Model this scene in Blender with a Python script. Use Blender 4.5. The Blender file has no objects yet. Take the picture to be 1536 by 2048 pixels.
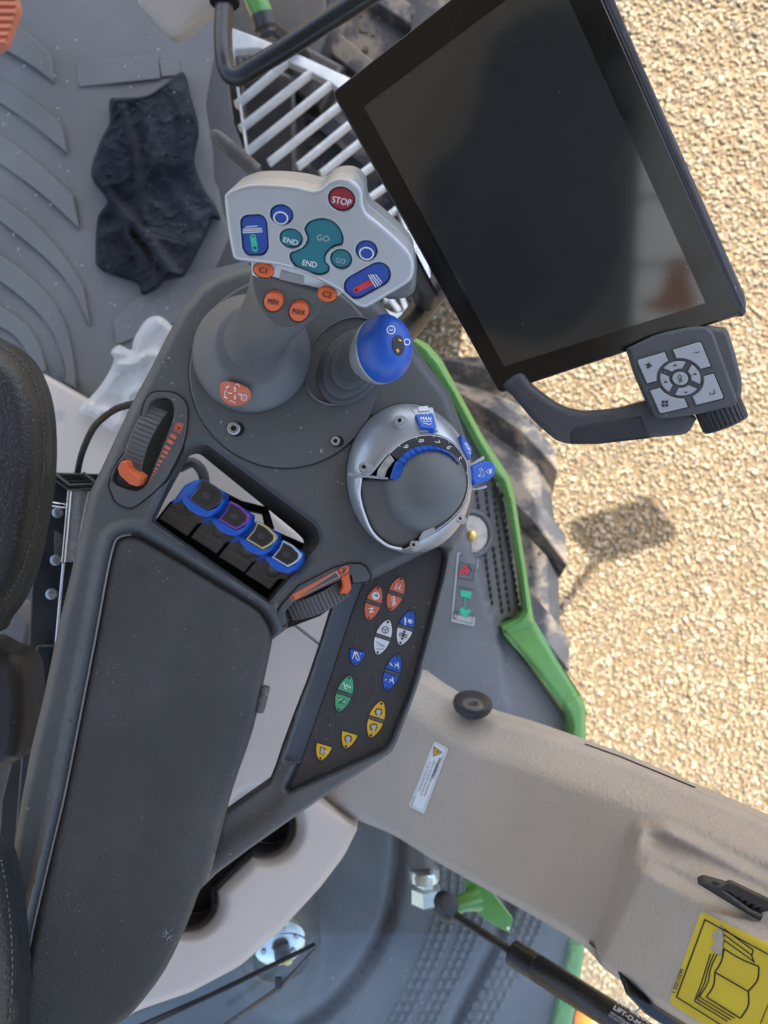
import bpy, math, random
import numpy as np
from mathutils import Vector, Matrix, geometry
random.seed(7); rng = np.random.default_rng(11)
SC = bpy.context.scene; COL = SC.collection
FPX = 1537.0; ZC = 2.62          # focal length in photo pixels, camera height above the gravel
# ---------------------------------------------------------------- camera, sky, sun, exposure
cam_d = bpy.data.cameras.new('camera'); cam = bpy.data.objects.new('camera', cam_d); COL.objects.link(cam)
cam.location = (0, 0, ZC); cam.rotation_euler = (0, 0, 0)
cam_d.sensor_fit = 'VERTICAL'; cam_d.sensor_height = 36.0; cam_d.lens = 36.0*FPX/2048
cam_d.clip_start = 0.02; cam_d.clip_end = 2000
cam_d.dof.use_dof = True; cam_d.dof.focus_distance = 0.54; cam_d.dof.aperture_fstop = 9.0
SC.camera = cam
SUN = Vector((0.10, 0.52, 0.85)).normalized()
w = bpy.data.worlds.new('World'); SC.world = w; w.use_nodes = True
nt = w.node_tree; bg = nt.nodes['Background']; sky = nt.nodes.new('ShaderNodeTexSky')
sky.sky_type = 'NISHITA'; sky.sun_disc = False
sky.sun_elevation = math.asin(SUN.z); sky.sun_rotation = math.atan2(SUN.x, SUN.y)
sky.air_density = 1.0; sky.dust_density = 2.5; sky.ozone_density = 1.0
nt.links.new(sky.outputs[0], bg.inputs[0]); bg.inputs[1].default_value = 0.15
sd = bpy.data.lights.new('sun', 'SUN'); sd.energy = 3.0; sd.angle = math.radians(0.5); sd.color = (1.0, 0.97, 0.91)
sun = bpy.data.objects.new('sun', sd); COL.objects.link(sun); sun.location = SUN*8
sun.rotation_euler = SUN.to_track_quat('Z', 'Y').to_euler()
SC.view_settings.view_transform = 'Standard'; SC.view_settings.look = 'None'
SC.view_settings.exposure = 1.8; SC.view_settings.gamma = 1.0; SC.view_settings.use_curve_mapping = False
SC.render.engine = 'CYCLES'; SC.cycles.max_bounces = 8; SC.cycles.use_denoising = True

# ---------------------------------------------------------------- materials
MATS = {}
def mat(name, col, rough=0.5, metal=0.0, var=0.12, vscale=18.0, bump=0.0, bscale=400.0, btype='NOISE', coat=0.0, dust=0.0,
        dustcol=(0.45, 0.42, 0.38), dscale=260.0, col2=None, c2scale=8.0, c2lo=0.5, c2hi=0.62, island=None, spec=0.5, trans=0.0, rvar=0.1):
    m = bpy.data.materials.new(name); m.use_nodes = True; t = m.node_tree; N = t.nodes; L = t.links
    b = N['Principled BSDF']; tc = N.new('ShaderNodeTexCoord'); src = tc.outputs['Object']
    def noise(sc, det=4.0, rough_=0.6):
        n = N.new('ShaderNodeTexNoise'); n.inputs['Scale'].default_value = sc; n.inputs['Detail'].default_value = det
        n.inputs['Roughness'].default_value = rough_; L.new(src, n.inputs['Vector']); return n
    def mixc(fac, a, bcol, blend='MIX'):
        x = N.new('ShaderNodeMix'); x.data_type = 'RGBA'; x.blend_type = blend
        if isinstance(fac, float): x.inputs[0].default_value = fac
        else: L.new(fac, x.inputs[0])
        for s, v in ((x.inputs[6], a), (x.inputs[7], bcol)):
            if isinstance(v, tuple): s.default_value = (*v, 1) if len(v) == 3 else v
            else: L.new(v, s)
        return x.outputs[2]
    def ramp(fac, lo, hi):
        r = N.new('ShaderNodeMapRange'); r.inputs[1].default_value = lo; r.inputs[2].default_value = hi; L.new(fac, r.inputs[0]); return r.outputs[0]
    c = tuple(col)
    if island:
        g = N.new('ShaderNodeNewGeometry'); cr = N.new('ShaderNodeValToRGB'); cr.color_ramp.interpolation = 'LINEAR'
        els = cr.color_ramp.elements
        for i, cc in enumerate(island):
            p = i/(len(island)-1)
            e = els[i] if i < 2 else els.new(p)
            e.position = p; e.color = (*cc, 1)
        L.new(g.outputs['Random Per Island'], cr.inputs[0]); c = cr.outputs[0]
    n1 = noise(vscale)
    if var > 0:
        lo = 1-var; hi = 1+var
        mr = N.new('ShaderNodeMapRange'); mr.inputs[1].default_value = 0.3; mr.inputs[2].default_value = 0.7
        mr.inputs[3].default_value = lo; mr.inputs[4].default_value = hi; L.new(n1.outputs[0], mr.inputs[0])
        x = N.new('ShaderNodeVectorMath'); x.operation = 'SCALE'
        if isinstance(c, tuple): x.inputs[0].default_value = c
        else: L.new(c, x.inputs[0])
        L.new(mr.outputs[0], x.inputs['Scale']); c = x.outputs[0]
    if col2: c = mixc(ramp(noise(c2scale, 6, 0.65).outputs[0], c2lo, c2hi), c, tuple(col2))
    if dust > 0:
        d1 = ramp(noise(dscale, 2, 0.5).outputs[0], 0.74-dust*0.1, 0.80); d2 = ramp(noise(vscale*0.6, 3).outputs[0], 0.40, 0.65)
        mm = N.new('ShaderNodeMath'); mm.operation = 'MULTIPLY'; L.new(d1, mm.inputs[0]); L.new(d2, mm.inputs[1])
        c = mixc(mm.outputs[0], c, dustcol)
        d3 = ramp(noise(vscale*0.35, 5, 0.7).outputs[0], 0.45, 0.75)
        m3 = N.new('ShaderNodeMath'); m3.operation = 'MULTIPLY'; L.new(d3, m3.inputs[0]); m3.inputs[1].default_value = 0.13*dust
        c = mixc(m3.outputs[0], c, dustcol)
    if isinstance(c, tuple): b.inputs['Base Color'].default_value = (*c, 1)
    else: L.new(c, b.inputs['Base Color'])
    b.inputs['Metallic'].default_value = metal; b.inputs['Specular IOR Level'].default_value = spec
    if rvar > 0:
        mr = N.new('ShaderNodeMapRange'); mr.inputs[1].default_value = 0.3; mr.inputs[2].default_value = 0.7
        mr.inputs[3].default_value = max(0.02, rough-rvar*rough); mr.inputs[4].default_value = min(1, rough+rvar)
        L.new(noise(vscale*1.7, 5).outputs[0], mr.inputs[0]); L.new(mr.outputs[0], b.inputs['Roughness'])
    else: b.inputs['Roughness'].default_value = rough
    b.inputs['Coat Weight'].default_value = coat; b.inputs['Coat Roughness'].default_value = 0.08
    b.inputs['Transmission Weight'].default_value = trans
    if bump > 0:
        bp = N.new('ShaderNodeBump'); bp.inputs['Strength'].default_value = bump; bp.inputs['Distance'].default_value = 0.001
        if btype == 'VORONOI':
            v = N.new('ShaderNodeTexVoronoi'); v.feature = 'SMOOTH_F1'; v.inputs['Scale'].default_value = bscale; L.new(src, v.inputs['Vector'])
            nn = noise(bscale*0.35, 3)
            ad = N.new('ShaderNodeMath'); ad.operation = 'ADD'; L.new(v.outputs['Distance'], ad.inputs[0]); L.new(nn.outputs[0], ad.inputs[1])
            L.new(ad.outputs[0], bp.inputs['Height'])
        else:
            L.new(noise(bscale, 3).outputs[0], bp.inputs['Height'])
        L.new(bp.outputs[0], b.inputs['Normal'])
    MATS[name] = m; return m
mat('housing_plastic', (0.075, 0.079, 0.080), 0.50, bump=0.10, bscale=1800, dust=0.5, vscale=14)
mat('plate_plastic', (0.105, 0.110, 0.112), 0.46, bump=0.08, bscale=1800, dust=0.3, vscale=14)
mat('stick_plastic', (0.115, 0.116, 0.118), 0.42, bump=0.06, bscale=1500, dust=0.2)
mat('stick_face_plastic', (0.066, 0.065, 0.066), 0.55, bump=0.05, bscale=1500, dust=0.2)
mat('rubber_boot', (0.058, 0.060, 0.064), 0.55, bump=0.08, bscale=900, dust=0.5)
mat('pad_foam', (0.056, 0.055, 0.053), 0.80, col2=(0.085, 0.081, 0.075), c2scale=5, c2lo=0.5, c2hi=0.78, bump=0.5, bscale=700, btype='VORONOI', dust=0.6, vscale=11, dscale=420, spec=0.4)
mat('panel_face', (0.034, 0.035, 0.040), 0.42, dust=0.25, bump=0.05, bscale=1500)
mat('dark_plastic', (0.020, 0.020, 0.022), 0.5, bump=0.08, bscale=900, dust=0.3)
mat('seam_black', (0.008, 0.008, 0.009), 0.8, var=0)
mat('lever_rubber', (0.14, 0.134, 0.115), 0.7, bump=0.3, bscale=700, dust=0.9, dustcol=(0.25, 0.22, 0.16))
mat('wheel_rubber', (0.095, 0.093, 0.090), 0.65, bump=0.3, bscale=600, dust=0.5)
mat('silver_ring', (0.37, 0.39, 0.42), 0.33, metal=0.6, var=0.05, bump=0.03, bscale=2500, dust=0.3, dustcol=(0.35, 0.34, 0.33))
mat('silver_paint', (0.44, 0.465, 0.495), 0.36, metal=0.5, var=0.05, bump=0.03, bscale=2500, dust=0.3, dustcol=(0.35, 0.34, 0.33))
mat('silver_edge', (0.36, 0.38, 0.405), 0.36, metal=0.55, var=0.05)
mat('chrome', (0.72, 0.73, 0.74), 0.16, metal=1.0, var=0.1, dust=0.3)
mat('screw_steel', (0.45, 0.45, 0.46), 0.36, metal=0.8, var=0.25, vscale=300)
mat('blue_plastic', (0.010, 0.085, 0.42), 0.34, var=0.06, bump=0.05, bscale=1500, dust=0.2, dustcol=(0.12, 0.16, 0.30))
mat('blue_button', (0.018, 0.060, 0.30), 0.36, var=0.06)
mat('teal_button', (0.012, 0.150, 0.185), 0.40, var=0.06)
mat('red_button', (0.27, 0.016, 0.030), 0.38, var=0.06)
mat('orange_plastic', (0.66, 0.115, 0.030), 0.40, var=0.06, dust=0.2)
mat('white_plastic', (0.62, 0.64, 0.66), 0.35, var=0.04)
mat('white_print', (0.80, 0.81, 0.82), 0.5, var=0.05)
mat('grey_print', (0.40, 0.43, 0.47), 0.5, var=0.05)
mat('black_print', (0.012, 0.012, 0.014), 0.5, var=0)
mat('orange_print', (0.60, 0.14, 0.07), 0.5, var=0.05)
mat('green_print', (0.02, 0.22, 0.09), 0.45, var=0.05)
mat('red_print', (0.55, 0.03, 0.04), 0.45, var=0.05)
mat('mint_print', (0.03, 0.45, 0.28), 0.45, var=0.05)
mat('yellow_print', (0.66, 0.40, 0.02), 0.45, var=0.05)
mat('lime_print', (0.06, 0.34, 0.16), 0.45, var=0.05)
mat('label_yellow', (0.56, 0.43, 0.035), 0.42, var=0.10, dust=0.4, dustcol=(0.3, 0.25, 0.1))
mat('label_grey', (0.36, 0.38, 0.37), 0.45, var=0.05, dust=0.4)
mat('key_grey', (0.27, 0.285, 0.30), 0.42, var=0.04)
mat('purple_plastic', (0.20, 0.05, 0.34), 0.4, var=0.05)
mat('cream_plastic_rim', (0.50, 0.42, 0.17), 0.4, var=0.05)
mat('pale_blue_rim', (0.40, 0.50, 0.60), 0.4, var=0.05)
mat('smoke_rim', (0.060, 0.052, 0.050), 0.25, var=0.05)
mat('lens_dark', (0.022, 0.024, 0.028), 0.12, var=0.1, spec=0.6)
mat('screen_glass', (0.021, 0.023, 0.023), 0.08, var=0, vscale=25, spec=1.0, rvar=0, dust=0.12, dscale=700)
mat('bezel_glass', (0.006, 0.006, 0.006), 0.10, var=0, spec=0.45)
mat('monitor_case', (0.040, 0.043, 0.048), 0.5, bump=0.2, bscale=1600, btype='VORONOI', dust=0.3)
mat('grip_rubber', (0.018, 0.019, 0.022), 0.55, bump=0.4, bscale=1800, btype='VORONOI')
mat('floor_rubber', (0.132, 0.131, 0.126), 0.62, bump=0.15, bscale=500, dust=0.55, dustcol=(0.42, 0.40, 0.37), vscale=5, dscale=140)
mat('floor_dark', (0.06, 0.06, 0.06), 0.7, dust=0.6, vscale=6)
mat('rag_cloth', (0.021, 0.0235, 0.030), 0.95, bump=0.5, bscale=900, var=0.35, vscale=14, dust=0.5, spec=0.1, col2=(0.10, 0.095, 0.06), c2scale=9, c2lo=0.66, c2hi=0.80)
mat('beige_trim', (0.350, 0.308, 0.265), 0.55, bump=0.65, bscale=340, btype='VORONOI', var=0.07, vscale=9, dust=0.35, dustcol=(0.26, 0.21, 0.17))
mat('cream_trim', (0.52, 0.445, 0.375), 0.55, bump=0.05, bscale=900, var=0.05, vscale=9, dust=0.6, dustcol=(0.38, 0.31, 0.25))
mat('green_paint', (0.090, 0.265, 0.052), 0.30, var=0.05, coat=0.5, dust=0.4)
mat('fender_plastic', (0.140, 0.148, 0.155), 0.50, bump=0.1, bscale=900, dust=0.7, vscale=7)
mat('mudguard_plastic', (0.074, 0.083, 0.089), 0.45, bump=0.1, bscale=700, dust=0.9, vscale=6)
mat('tyre_rubber', (0.050, 0.050, 0.052), 0.75, bump=0.5, bscale=160, var=0.3, vscale=9, col2=(0.20, 0.162, 0.12), c2scale=15, c2lo=0.47, c2hi=0.60)
mat('tyre_mud', (0.13, 0.095, 0.06), 0.95, bump=1.0, bscale=220, var=0.4, vscale=60)
mat('gloss_black', (0.010, 0.010, 0.010), 0.24, var=0.2, spec=0.4, coat=0.0, bump=0.12, bscale=260, dust=0.3)
mat('black_steel', (0.016, 0.016, 0.017), 0.35, bump=0.1, bscale=300, dust=0.5)
mat('leather_black', (0.022, 0.025, 0.028), 0.42, bump=0.75, bscale=430, btype='VORONOI', dust=0.3, spec=0.5)
mat('thread_grey', (0.12, 0.13, 0.13), 0.8)
mat('step_alloy', (0.70, 0.73, 0.74), 0.42, metal=0.25, var=0.12, vscale=40, dust=0.5, bump=0.2, bscale=300)
mat('bag_plastic', (0.66, 0.64, 0.60), 0.22, var=0.08, vscale=12, spec=0.6)
mat('pebbles', (0.5, 0.4, 0.3), 0.7, var=0.18, vscale=160, island=[(0.356, 0.266, 0.154), (0.277, 0.184, 0.094), (0.421, 0.329, 0.2), (0.257, 0.214, 0.157), (0.334, 0.237, 0.125), (0.527, 0.444, 0.319), (0.314, 0.207, 0.103), (0.199, 0.164, 0.12), (0.399, 0.306, 0.182), (0.334, 0.28, 0.205), (0.456, 0.346, 0.2), (0.292, 0.194, 0.106)])
mat('gravel_bed', (0.19, 0.135, 0.07), 0.95, bump=1.0, bscale=60, var=0.35, vscale=45)
mat('headliner', (0.50, 0.51, 0.52), 0.9, var=0.05, spec=0.2)
mat('hydraulic_zinc', (0.70, 0.75, 0.73), 0.25, metal=0.8, var=0.1)
mat('reflection_card_orange', (0.95, 0.42, 0.09), 0.6, var=0.05)
mat('lamp_orange', (0.85, 0.22, 0.03), 0.2, var=0.05, spec=0.6)
mat('lamp_white', (0.50, 0.48, 0.43), 0.6, var=0.12, vscale=30, col2=(0.30, 0.28, 0.25), c2scale=40)
mat('brass', (0.62, 0.47, 0.16), 0.3, metal=1.0)
mat('pedal_orange', (0.58, 0.17, 0.08), 0.5, var=0.08, dust=0.4)
mat('handle_grey', (0.085, 0.078, 0.074), 0.5, dust=0.8, bump=0.1)
def diffuser_mat():
    m = bpy.data.materials.new('diffuser_fabric'); m.use_nodes = True; t = m.node_tree; N = t.nodes; L = t.links; N.remove(N['Principled BSDF'])
    tr = N.new('ShaderNodeBsdfTranslucent'); tr.inputs[0].default_value = (0.55, 0.58, 0.56, 1); di = N.new('ShaderNodeBsdfDiffuse'); di.inputs[0].default_value = (0.35, 0.36, 0.35, 1)
    x = N.new('ShaderNodeMixShader'); x.inputs[0].default_value = 0.4; L.new(tr.outputs[0], x.inputs[1]); L.new(di.outputs[0], x.inputs[2]); L.new(x.outputs[0], N['Material Output'].inputs[0]); MATS['diffuser_fabric'] = m
diffuser_mat()
def bag_mat():
    m = MATS['bag_plastic']; t = m.node_tree; N = t.nodes; L = t.links; b = N['Principled BSDF']; b.inputs['Subsurface Weight'].default_value = 0.0
    tr = N.new('ShaderNodeBsdfTransparent'); tl = N.new('ShaderNodeBsdfTranslucent'); tl.inputs[0].default_value = (0.75, 0.72, 0.68, 1); x = N.new('ShaderNodeMixShader'); y = N.new('ShaderNodeMixShader')
    x.inputs[0].default_value = 0.25; y.inputs[0].default_value = 0.26; L.new(b.outputs[0], x.inputs[1]); L.new(tl.outputs[0], x.inputs[2]); L.new(x.outputs[0], y.inputs[1]); L.new(tr.outputs[0], y.inputs[2]); L.new(y.outputs[0], N['Material Output'].inputs[0])
bag_mat()
def glass_mat():
    m = bpy.data.materials.new('window_glass'); m.use_nodes = True; t = m.node_tree; N = t.nodes; L = t.links
    N.remove(N['Principled BSDF']); out = N['Material Output']
    tr = N.new('ShaderNodeBsdfTransparent'); tr.inputs[0].default_value = (0.90, 0.95, 0.94, 1)
    gl = N.new('ShaderNodeBsdfGlossy'); gl.inputs['Roughness'].default_value = 0.02
    di = N.new('ShaderNodeBsdfDiffuse'); di.inputs[0].default_value = (0.62, 0.66, 0.68, 1)
    fr = N.new('ShaderNodeFresnel'); fr.inputs[0].default_value = 1.5
    tc = N.new('ShaderNodeTexCoord'); nz = N.new('ShaderNodeTexNoise'); nz.inputs['Scale'].default_value = 7; nz.inputs['Detail'].default_value = 8
    L.new(tc.outputs['Object'], nz.inputs[0]); mr = N.new('ShaderNodeMapRange'); mr.inputs[1].default_value = 0.42; mr.inputs[2].default_value = 0.75
    mr.inputs[3].default_value = 0.03; mr.inputs[4].default_value = 0.11; L.new(nz.outputs[0], mr.inputs[0])
    a = N.new('ShaderNodeMixShader'); L.new(mr.outputs[0], a.inputs[0]); L.new(tr.outputs[0], a.inputs[1]); L.new(di.outputs[0], a.inputs[2])
    b = N.new('ShaderNodeMixShader'); L.new(fr.outputs[0], b.inputs[0]); L.new(a.outputs[0], b.inputs[1]); L.new(gl.outputs[0], b.inputs[2])
    L.new(b.outputs[0], out.inputs[0]); MATS['window_glass'] = m
glass_mat()

# ---------------------------------------------------------------- geometry helpers (photo pixels + metres of depth -> real points)
CAM = Vector((0, 0, ZC))
def P(px, py, d): return Vector(((px-768)/FPX*d, (1024-py)/FPX*d, ZC-d))
class Pl:                                   # a flat face in space
    def __init__(s, px, py, d, n=(0, 0, 1)):
        s.o = P(px, py, d); s.n = Vector(n).normalized(); s.u = (Vector((1, 0, 0))-s.n*s.n.x).normalized(); s.v = s.n.cross(s.u)
    @staticmethod
    def three(a, b, c):
        A, B, C = P(*a), P(*b), P(*c); n = (B-A).cross(C-A)
        if n.z < 0: n = -n
        return Pl(*a, n)
    def hit(s, px, py, h=0.0):
        r = P(px, py, 1.0)-CAM; t = ((s.o-CAM).dot(s.n)+h)/r.dot(s.n); return CAM+r*t
    def loc(s, q): q = q-s.o; return (q.dot(s.u), q.dot(s.v))
    def w(s, x, y, h): return s.o+s.u*x+s.v*y+s.n*h
class Surf:                                 # a shaped face given by its depth function
    def __init__(s, f): s.f = f
    def hit(s, px, py, h=0.0): return P(px, py, float(s.f(np.array([px], float), np.array([py], float))[0])-h)
def cr(pts, n=6, closed=True):              # smooth curve through points
    p = [Vector((*q, 0)) if len(q) == 2 else Vector(q) for q in pts]; dim = len(pts[0]); out = []; N = len(p)
    for i in range(N if closed else N-1):
        if closed: a, b, c, e = p[(i-1) % N], p[i], p[(i+1) % N], p[(i+2) % N]
        else: a, b, c, e = p[max(i-1, 0)], p[i], p[i+1], p[min(i+2, N-1)]
        for k in range(n):
            t = k/n; q = 0.5*((2*b)+(c-a)*t+(2*a-5*b+4*c-e)*t*t+(3*b-a-3*c+e)*t**3); out.append(tuple(q[:dim]))
    if not closed: out.append(tuple(p[-1][:dim]))
    return out
def rc(pts, r, n=5):                        # polygon with rounded corners (r: one radius or one per corner)
    out = []; N = len(pts)
    for i in range(N):
        ri = r[i] if isinstance(r, (list, tuple)) else r
        a, b, c = Vector(pts[i-1]), Vector(pts[i]), Vector(pts[(i+1) % N])
        if ri <= 0: out.append(tuple(b)); continue
        d1 = (a-b); d2 = (c-b); l = min(ri, d1.length*0.49, d2.length*0.49)
        s = b+d1.normalized()*l; e = b+d2.normalized()*l
        for k in range(n+1):
            t = k/n; out.append(tuple((1-t)**2*s+2*t*(1-t)*b+t*t*e))
    return out
def ell(cx, cy, rx, ry=None, rot=0, n=32, a0=0, a1=360):
    ry = rx if ry is None else ry; R = math.radians(rot); out = []
    full = abs(a1-a0) >= 360; m = n if full else n+1
    for i in range(m):
        a = math.radians(a0+(a1-a0)*i/n); x = rx*math.cos(a); y = ry*math.sin(a)
        out.append((cx+x*math.cos(R)-y*math.sin(R), cy+x*math.sin(R)+y*math.cos(R)))
    return out
def pill(a, b, wid, n=10):
    a = Vector(a); b = Vector(b); d = (b-a).normalized(); ang = math.degrees(math.atan2(d.y, d.x)); r = wid/2
    return ell(b.x, b.y, r, r, 0, n, ang-90, ang+90)+ell(a.x, a.y, r, r, 0, n, ang+90, ang+270)
def area2(p): return sum(p[i-1][0]*p[i][1]-p[i][0]*p[i-1][1] for i in range(len(p)))/2
def inset(poly, d):                         # offset of a CCW polygon inwards
    N = len(poly); out = []
    for i in range(N):
        a, b, c = poly[i-1], poly[i], poly[(i+1) % N]
        e1 = (b[0]-a[0], b[1]-a[1]); e2 = (c[0]-b[0], c[1]-b[1]); l1 = math.hypot(*e1) or 1e-9; l2 = math.hypot(*e2) or 1e-9
        n1 = (-e1[1]/l1, e1[0]/l1); n2 = (-e2[1]/l2, e2[0]/l2); m = (n1[0]+n2[0], n1[1]+n2[1]); q = m[0]*m[0]+m[1]*m[1]
        k = 2/max(q, 0.5); out.append((b[0]+m[0]*d*k/1, b[1]+m[1]*d*k/1) if q > 0.5 else (b[0]+n1[0]*d, b[1]+n1[1]*d))
    return out
_fonts = {}
def text2d(s, bold=0.0):
    if (s, bold) in _fonts: return _fonts[(s, bold)]
    cu = bpy.data.curves.new('lettering', 'FONT'); cu.body = s; cu.align_x = 'CENTER'; cu.align_y = 'CENTER'; cu.offset = bold; cu.resolution_u = 3
    ob = bpy.data.objects.new('lettering', cu); COL.objects.link(ob); dg = bpy.context.evaluated_depsgraph_get(); dg.update()
    me = bpy.data.meshes.new_from_object(ob.evaluated_get(dg)); vs = [(v.co.x, v.co.y) for v in me.vertices]; fs = [tuple(p.vertices) for p in me.polygons]
    bpy.data.objects.remove(ob); bpy.data.curves.remove(cu); bpy.data.meshes.remove(me)
    _fonts[(s, bold)] = (vs, fs); return vs, fs
class MB:
    def __init__(s): s.v = []; s.f = []; s.m = []; s.names = []
    def mi(s, name):
        if name not in s.names: s.names.append(name)
        return s.names.index(name)
    def add(s, vs, fs, m):
        o = len(s.v); s.v += [tuple(x) for x in vs]; k = s.mi(m)
        for f in fs: s.f.append(tuple(i+o for i in f)); s.m.append(k)
    def loft(s, rings, m, cap0=True, cap1=True, closed=True):
        n = len(rings[0]); vs = [q for r in rings for q in r]; fs = []
        for j in range(len(rings)-1):
            for i in range(n if closed else n-1):
                a = j*n+i; b = j*n+(i+1) % n; fs.append((a, b, b+n, a+n))
        if cap0: fs.append(tuple(range(n-1, -1, -1)))
        if cap1: fs.append(tuple((len(rings)-1)*n+i for i in range(n)))
        s.add(vs, fs, m)
    def slab(s, poly, pl, h0, h1, m, bev=0.0, holes=(), mside=None, nb=3, metric=False, bevh=None):
        p = list(poly) if metric else [pl.loc(pl.hit(x, y, h1)) for x, y in poly]
        if area2(p) < 0: p = p[::-1]
        hs = []
        for h in holes:
            q = list(h) if metric else [pl.loc(pl.hit(x, y, h1)) for x, y in h]
            if area2(q) < 0: q = q[::-1]
            hs.append(q)
        loops = [(p, 1)]+[(q, -1) for q in hs]; tops = []; ms = mside or m
        for q, sg in loops:
            rings = [[pl.w(x, y, h0) for x, y in q]]; last = q
            bv = bev if (sg > 0 or bevh is None) else bevh
            if bv > 0:
                for k in range(nb+1):
                    a = math.pi/2*k/nb; last = inset(q, sg*bv*(1-math.cos(a))); rings.append([pl.w(x, y, h1-bv+bv*math.sin(a)) for x, y in last])
            else: rings.append([pl.w(x, y, h1) for x, y in q])
            n = len(q); vs = [z for r in rings for z in r]; fs = []
            for j in range(len(rings)-1):
                for i in range(n):
                    a = j*n+i; b = j*n+(i+1) % n; f = (a, b, b+n, a+n); fs.append(f if sg > 0 else f[::-1])
            s.add(vs, fs, ms); tops.append(last)
        flat = [Vector((x, y, 0)) for l in tops for x, y in l]
        tri = geometry.tessellate_polygon([[Vector((x, y, 0)) for x, y in l] for l in tops])
        fs = []
        for t in tri:
            a, b, c = (flat[i] for i in t); cr_ = (b.x-a.x)*(c.y-a.y)-(b.y-a.y)*(c.x-a.x)
            if abs(cr_) < 1e-14: continue
            fs.append(tuple(t) if cr_ > 0 else tuple(t)[::-1])
        s.add([pl.w(v.x, v.y, h1) for v in flat], fs, m)
        if not holes: s.add([pl.w(x, y, h0) for x, y in p], [tuple(range(len(p)-1, -1, -1))], ms)
    def sheet(s, outer, dfun, m, holes=(), step=10.0, rings=(2.5, 6), extra=(), skirt=0.0, mskirt=None, hskirt=None):
        def fine(l, mx):
            o_ = []
            for i in range(len(l)):
                p0 = l[i]; p1 = l[(i+1) % len(l)]; k = max(1, int(math.ceil(math.dist(p0, p1)/mx))); o_ += [(p0[0]+(p1[0]-p0[0])*j/k, p0[1]+(p1[1]-p0[1])*j/k) for j in range(k)]
            return o_
        outer = fine(outer, step*.8); holes = [fine(h_, step*.8) for h_ in holes]
        loops = [outer]+list(holes); segs = []
        for l in loops:
            a = np.array(l, float); segs.append((a, np.roll(a, -1, 0)))
        A = np.concatenate([q[0] for q in segs]); B = np.concatenate([q[1] for q in segs])
        def sdist(x, y):
            out = np.full(len(x), 1e9)
            for a, b in zip(A, B):
                d = b-a; L = max(d@d, 1e-12); t = np.clip(((x-a[0])*d[0]+(y-a[1])*d[1])/L, 0, 1)
                out = np.minimum(out, (x-a[0]-t*d[0])**2+(y-a[1]-t*d[1])**2)
            return np.sqrt(out)
        def inside(x, y):
            r = np.zeros(len(x), bool)
            for a, b in zip(A, B):
                if a[1] == b[1]: continue
                c = ((a[1] > y) != (b[1] > y)) & (x < (b[0]-a[0])*(y-a[1])/(b[1]-a[1])+a[0]); r ^= c
            return r
        bx = np.array(outer, float); x0, y0 = bx.min(0); x1, y1 = bx.max(0)
        gx, gy = np.meshgrid(np.arange(x0+step/2, x1, step), np.arange(y0+step/2, y1, step)); gx = gx.ravel(); gy = gy.ravel()
        gx = gx+rng.uniform(-.02, .02, len(gx)); gy = gy+rng.uniform(-.02, .02, len(gy))
        k = inside(gx, gy); gx = gx[k]; gy = gy[k]; sd_ = sdist(gx, gy); mx = max(rings) if rings else 0; k = sd_ > mx+step*0.35; gx = gx[k]; gy = gy[k]
        pts = [(x, y) for l in loops for x, y in l]; edges = []; o = 0
        for l in loops:
            n = len(l); edges += [(o+i, o+(i+1) % n) for i in range(n)]; o += n
        for l in loops:
            q = [(x, y) for x, y in l]; sg = (1 if area2(q) > 0 else -1)*(1 if l is outer else -1)
            for r in rings:
                z = np.array(inset(q, sg*r)); ok = inside(z[:, 0], z[:, 1]); dd = sdist(z[:, 0], z[:, 1])
                pts += [tuple(v) for v, a, b in zip(z, ok, dd) if a and b > r*0.7]
        if len(extra):
            ez = np.array(extra, float); ok = inside(ez[:, 0], ez[:, 1]); ez = ez[ok]; ez = ez[sdist(ez[:, 0], ez[:, 1]) > mx+1]; pts += [tuple(q) for q in ez]
            keep = np.ones(len(gx), bool)
            for i0 in range(0, len(gx), 2000):
                keep[i0:i0+2000] = ((gx[i0:i0+2000, None]-ez[None, :, 0])**2+(gy[i0:i0+2000, None]-ez[None, :, 1])**2).min(1) > (step*.75)**2
            gx = gx[keep]; gy = gy[keep]
        pts += list(zip(gx, gy))
        V2, E2, F2, *_ = geometry.delaunay_2d_cdt([Vector(q) for q in pts], edges, [], 0, 1e-4)
        V = np.array([(v.x, v.y) for v in V2]); T = np.array([t for t in F2 if len(t) == 3])
        cx = V[T].mean(1); T = T[inside(cx[:, 0], cx[:, 1])]
        d = dfun(V[:, 0], V[:, 1], sdist(V[:, 0], V[:, 1])); d = np.broadcast_to(d, (len(V),))
        X = np.stack([(V[:, 0]-768)/FPX*d, (1024-V[:, 1])/FPX*d, ZC-d], 1)
        a, b, c = V[T[:, 0]], V[T[:, 1]], V[T[:, 2]]
        cz = (b[:, 0]-a[:, 0])*(c[:, 1]-a[:, 1])-(b[:, 1]-a[:, 1])*(c[:, 0]-a[:, 0]); T[cz > 0] = T[cz > 0][:, ::-1]
        s.add(X, [tuple(int(i) for i in t) for t in T], m)
        if skirt > 0:
            cnt = {}
            for t in T:
                for i in range(3):
                    e = (int(t[i]), int(t[(i+1) % 3])); cnt[e] = 1
            be = [e for e in cnt if (e[1], e[0]) not in cnt]; vs = []; fs = []
            for i, j in be:
                k = len(vs); dz = Vector((0, 0, skirt)); vs += [X[i], X[j], X[j]-np.array(dz), X[i]-np.array(dz)]; fs.append((k+1, k, k+3, k+2))
            s.add(vs, fs, mskirt or m)
    def disc(s, cx, cy, rx, ry, rot, pl, m, h=0.0003, n=24, k=6):      # printed oval that follows a curved face
        rg = [[pl.hit(x, y, h) for x, y in ell(cx, cy, rx*(j+.02)/k, ry*(j+.02)/k, rot, n)] for j in range(k+1)]; s.loft(rg[::-1], m, False, True)
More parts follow.
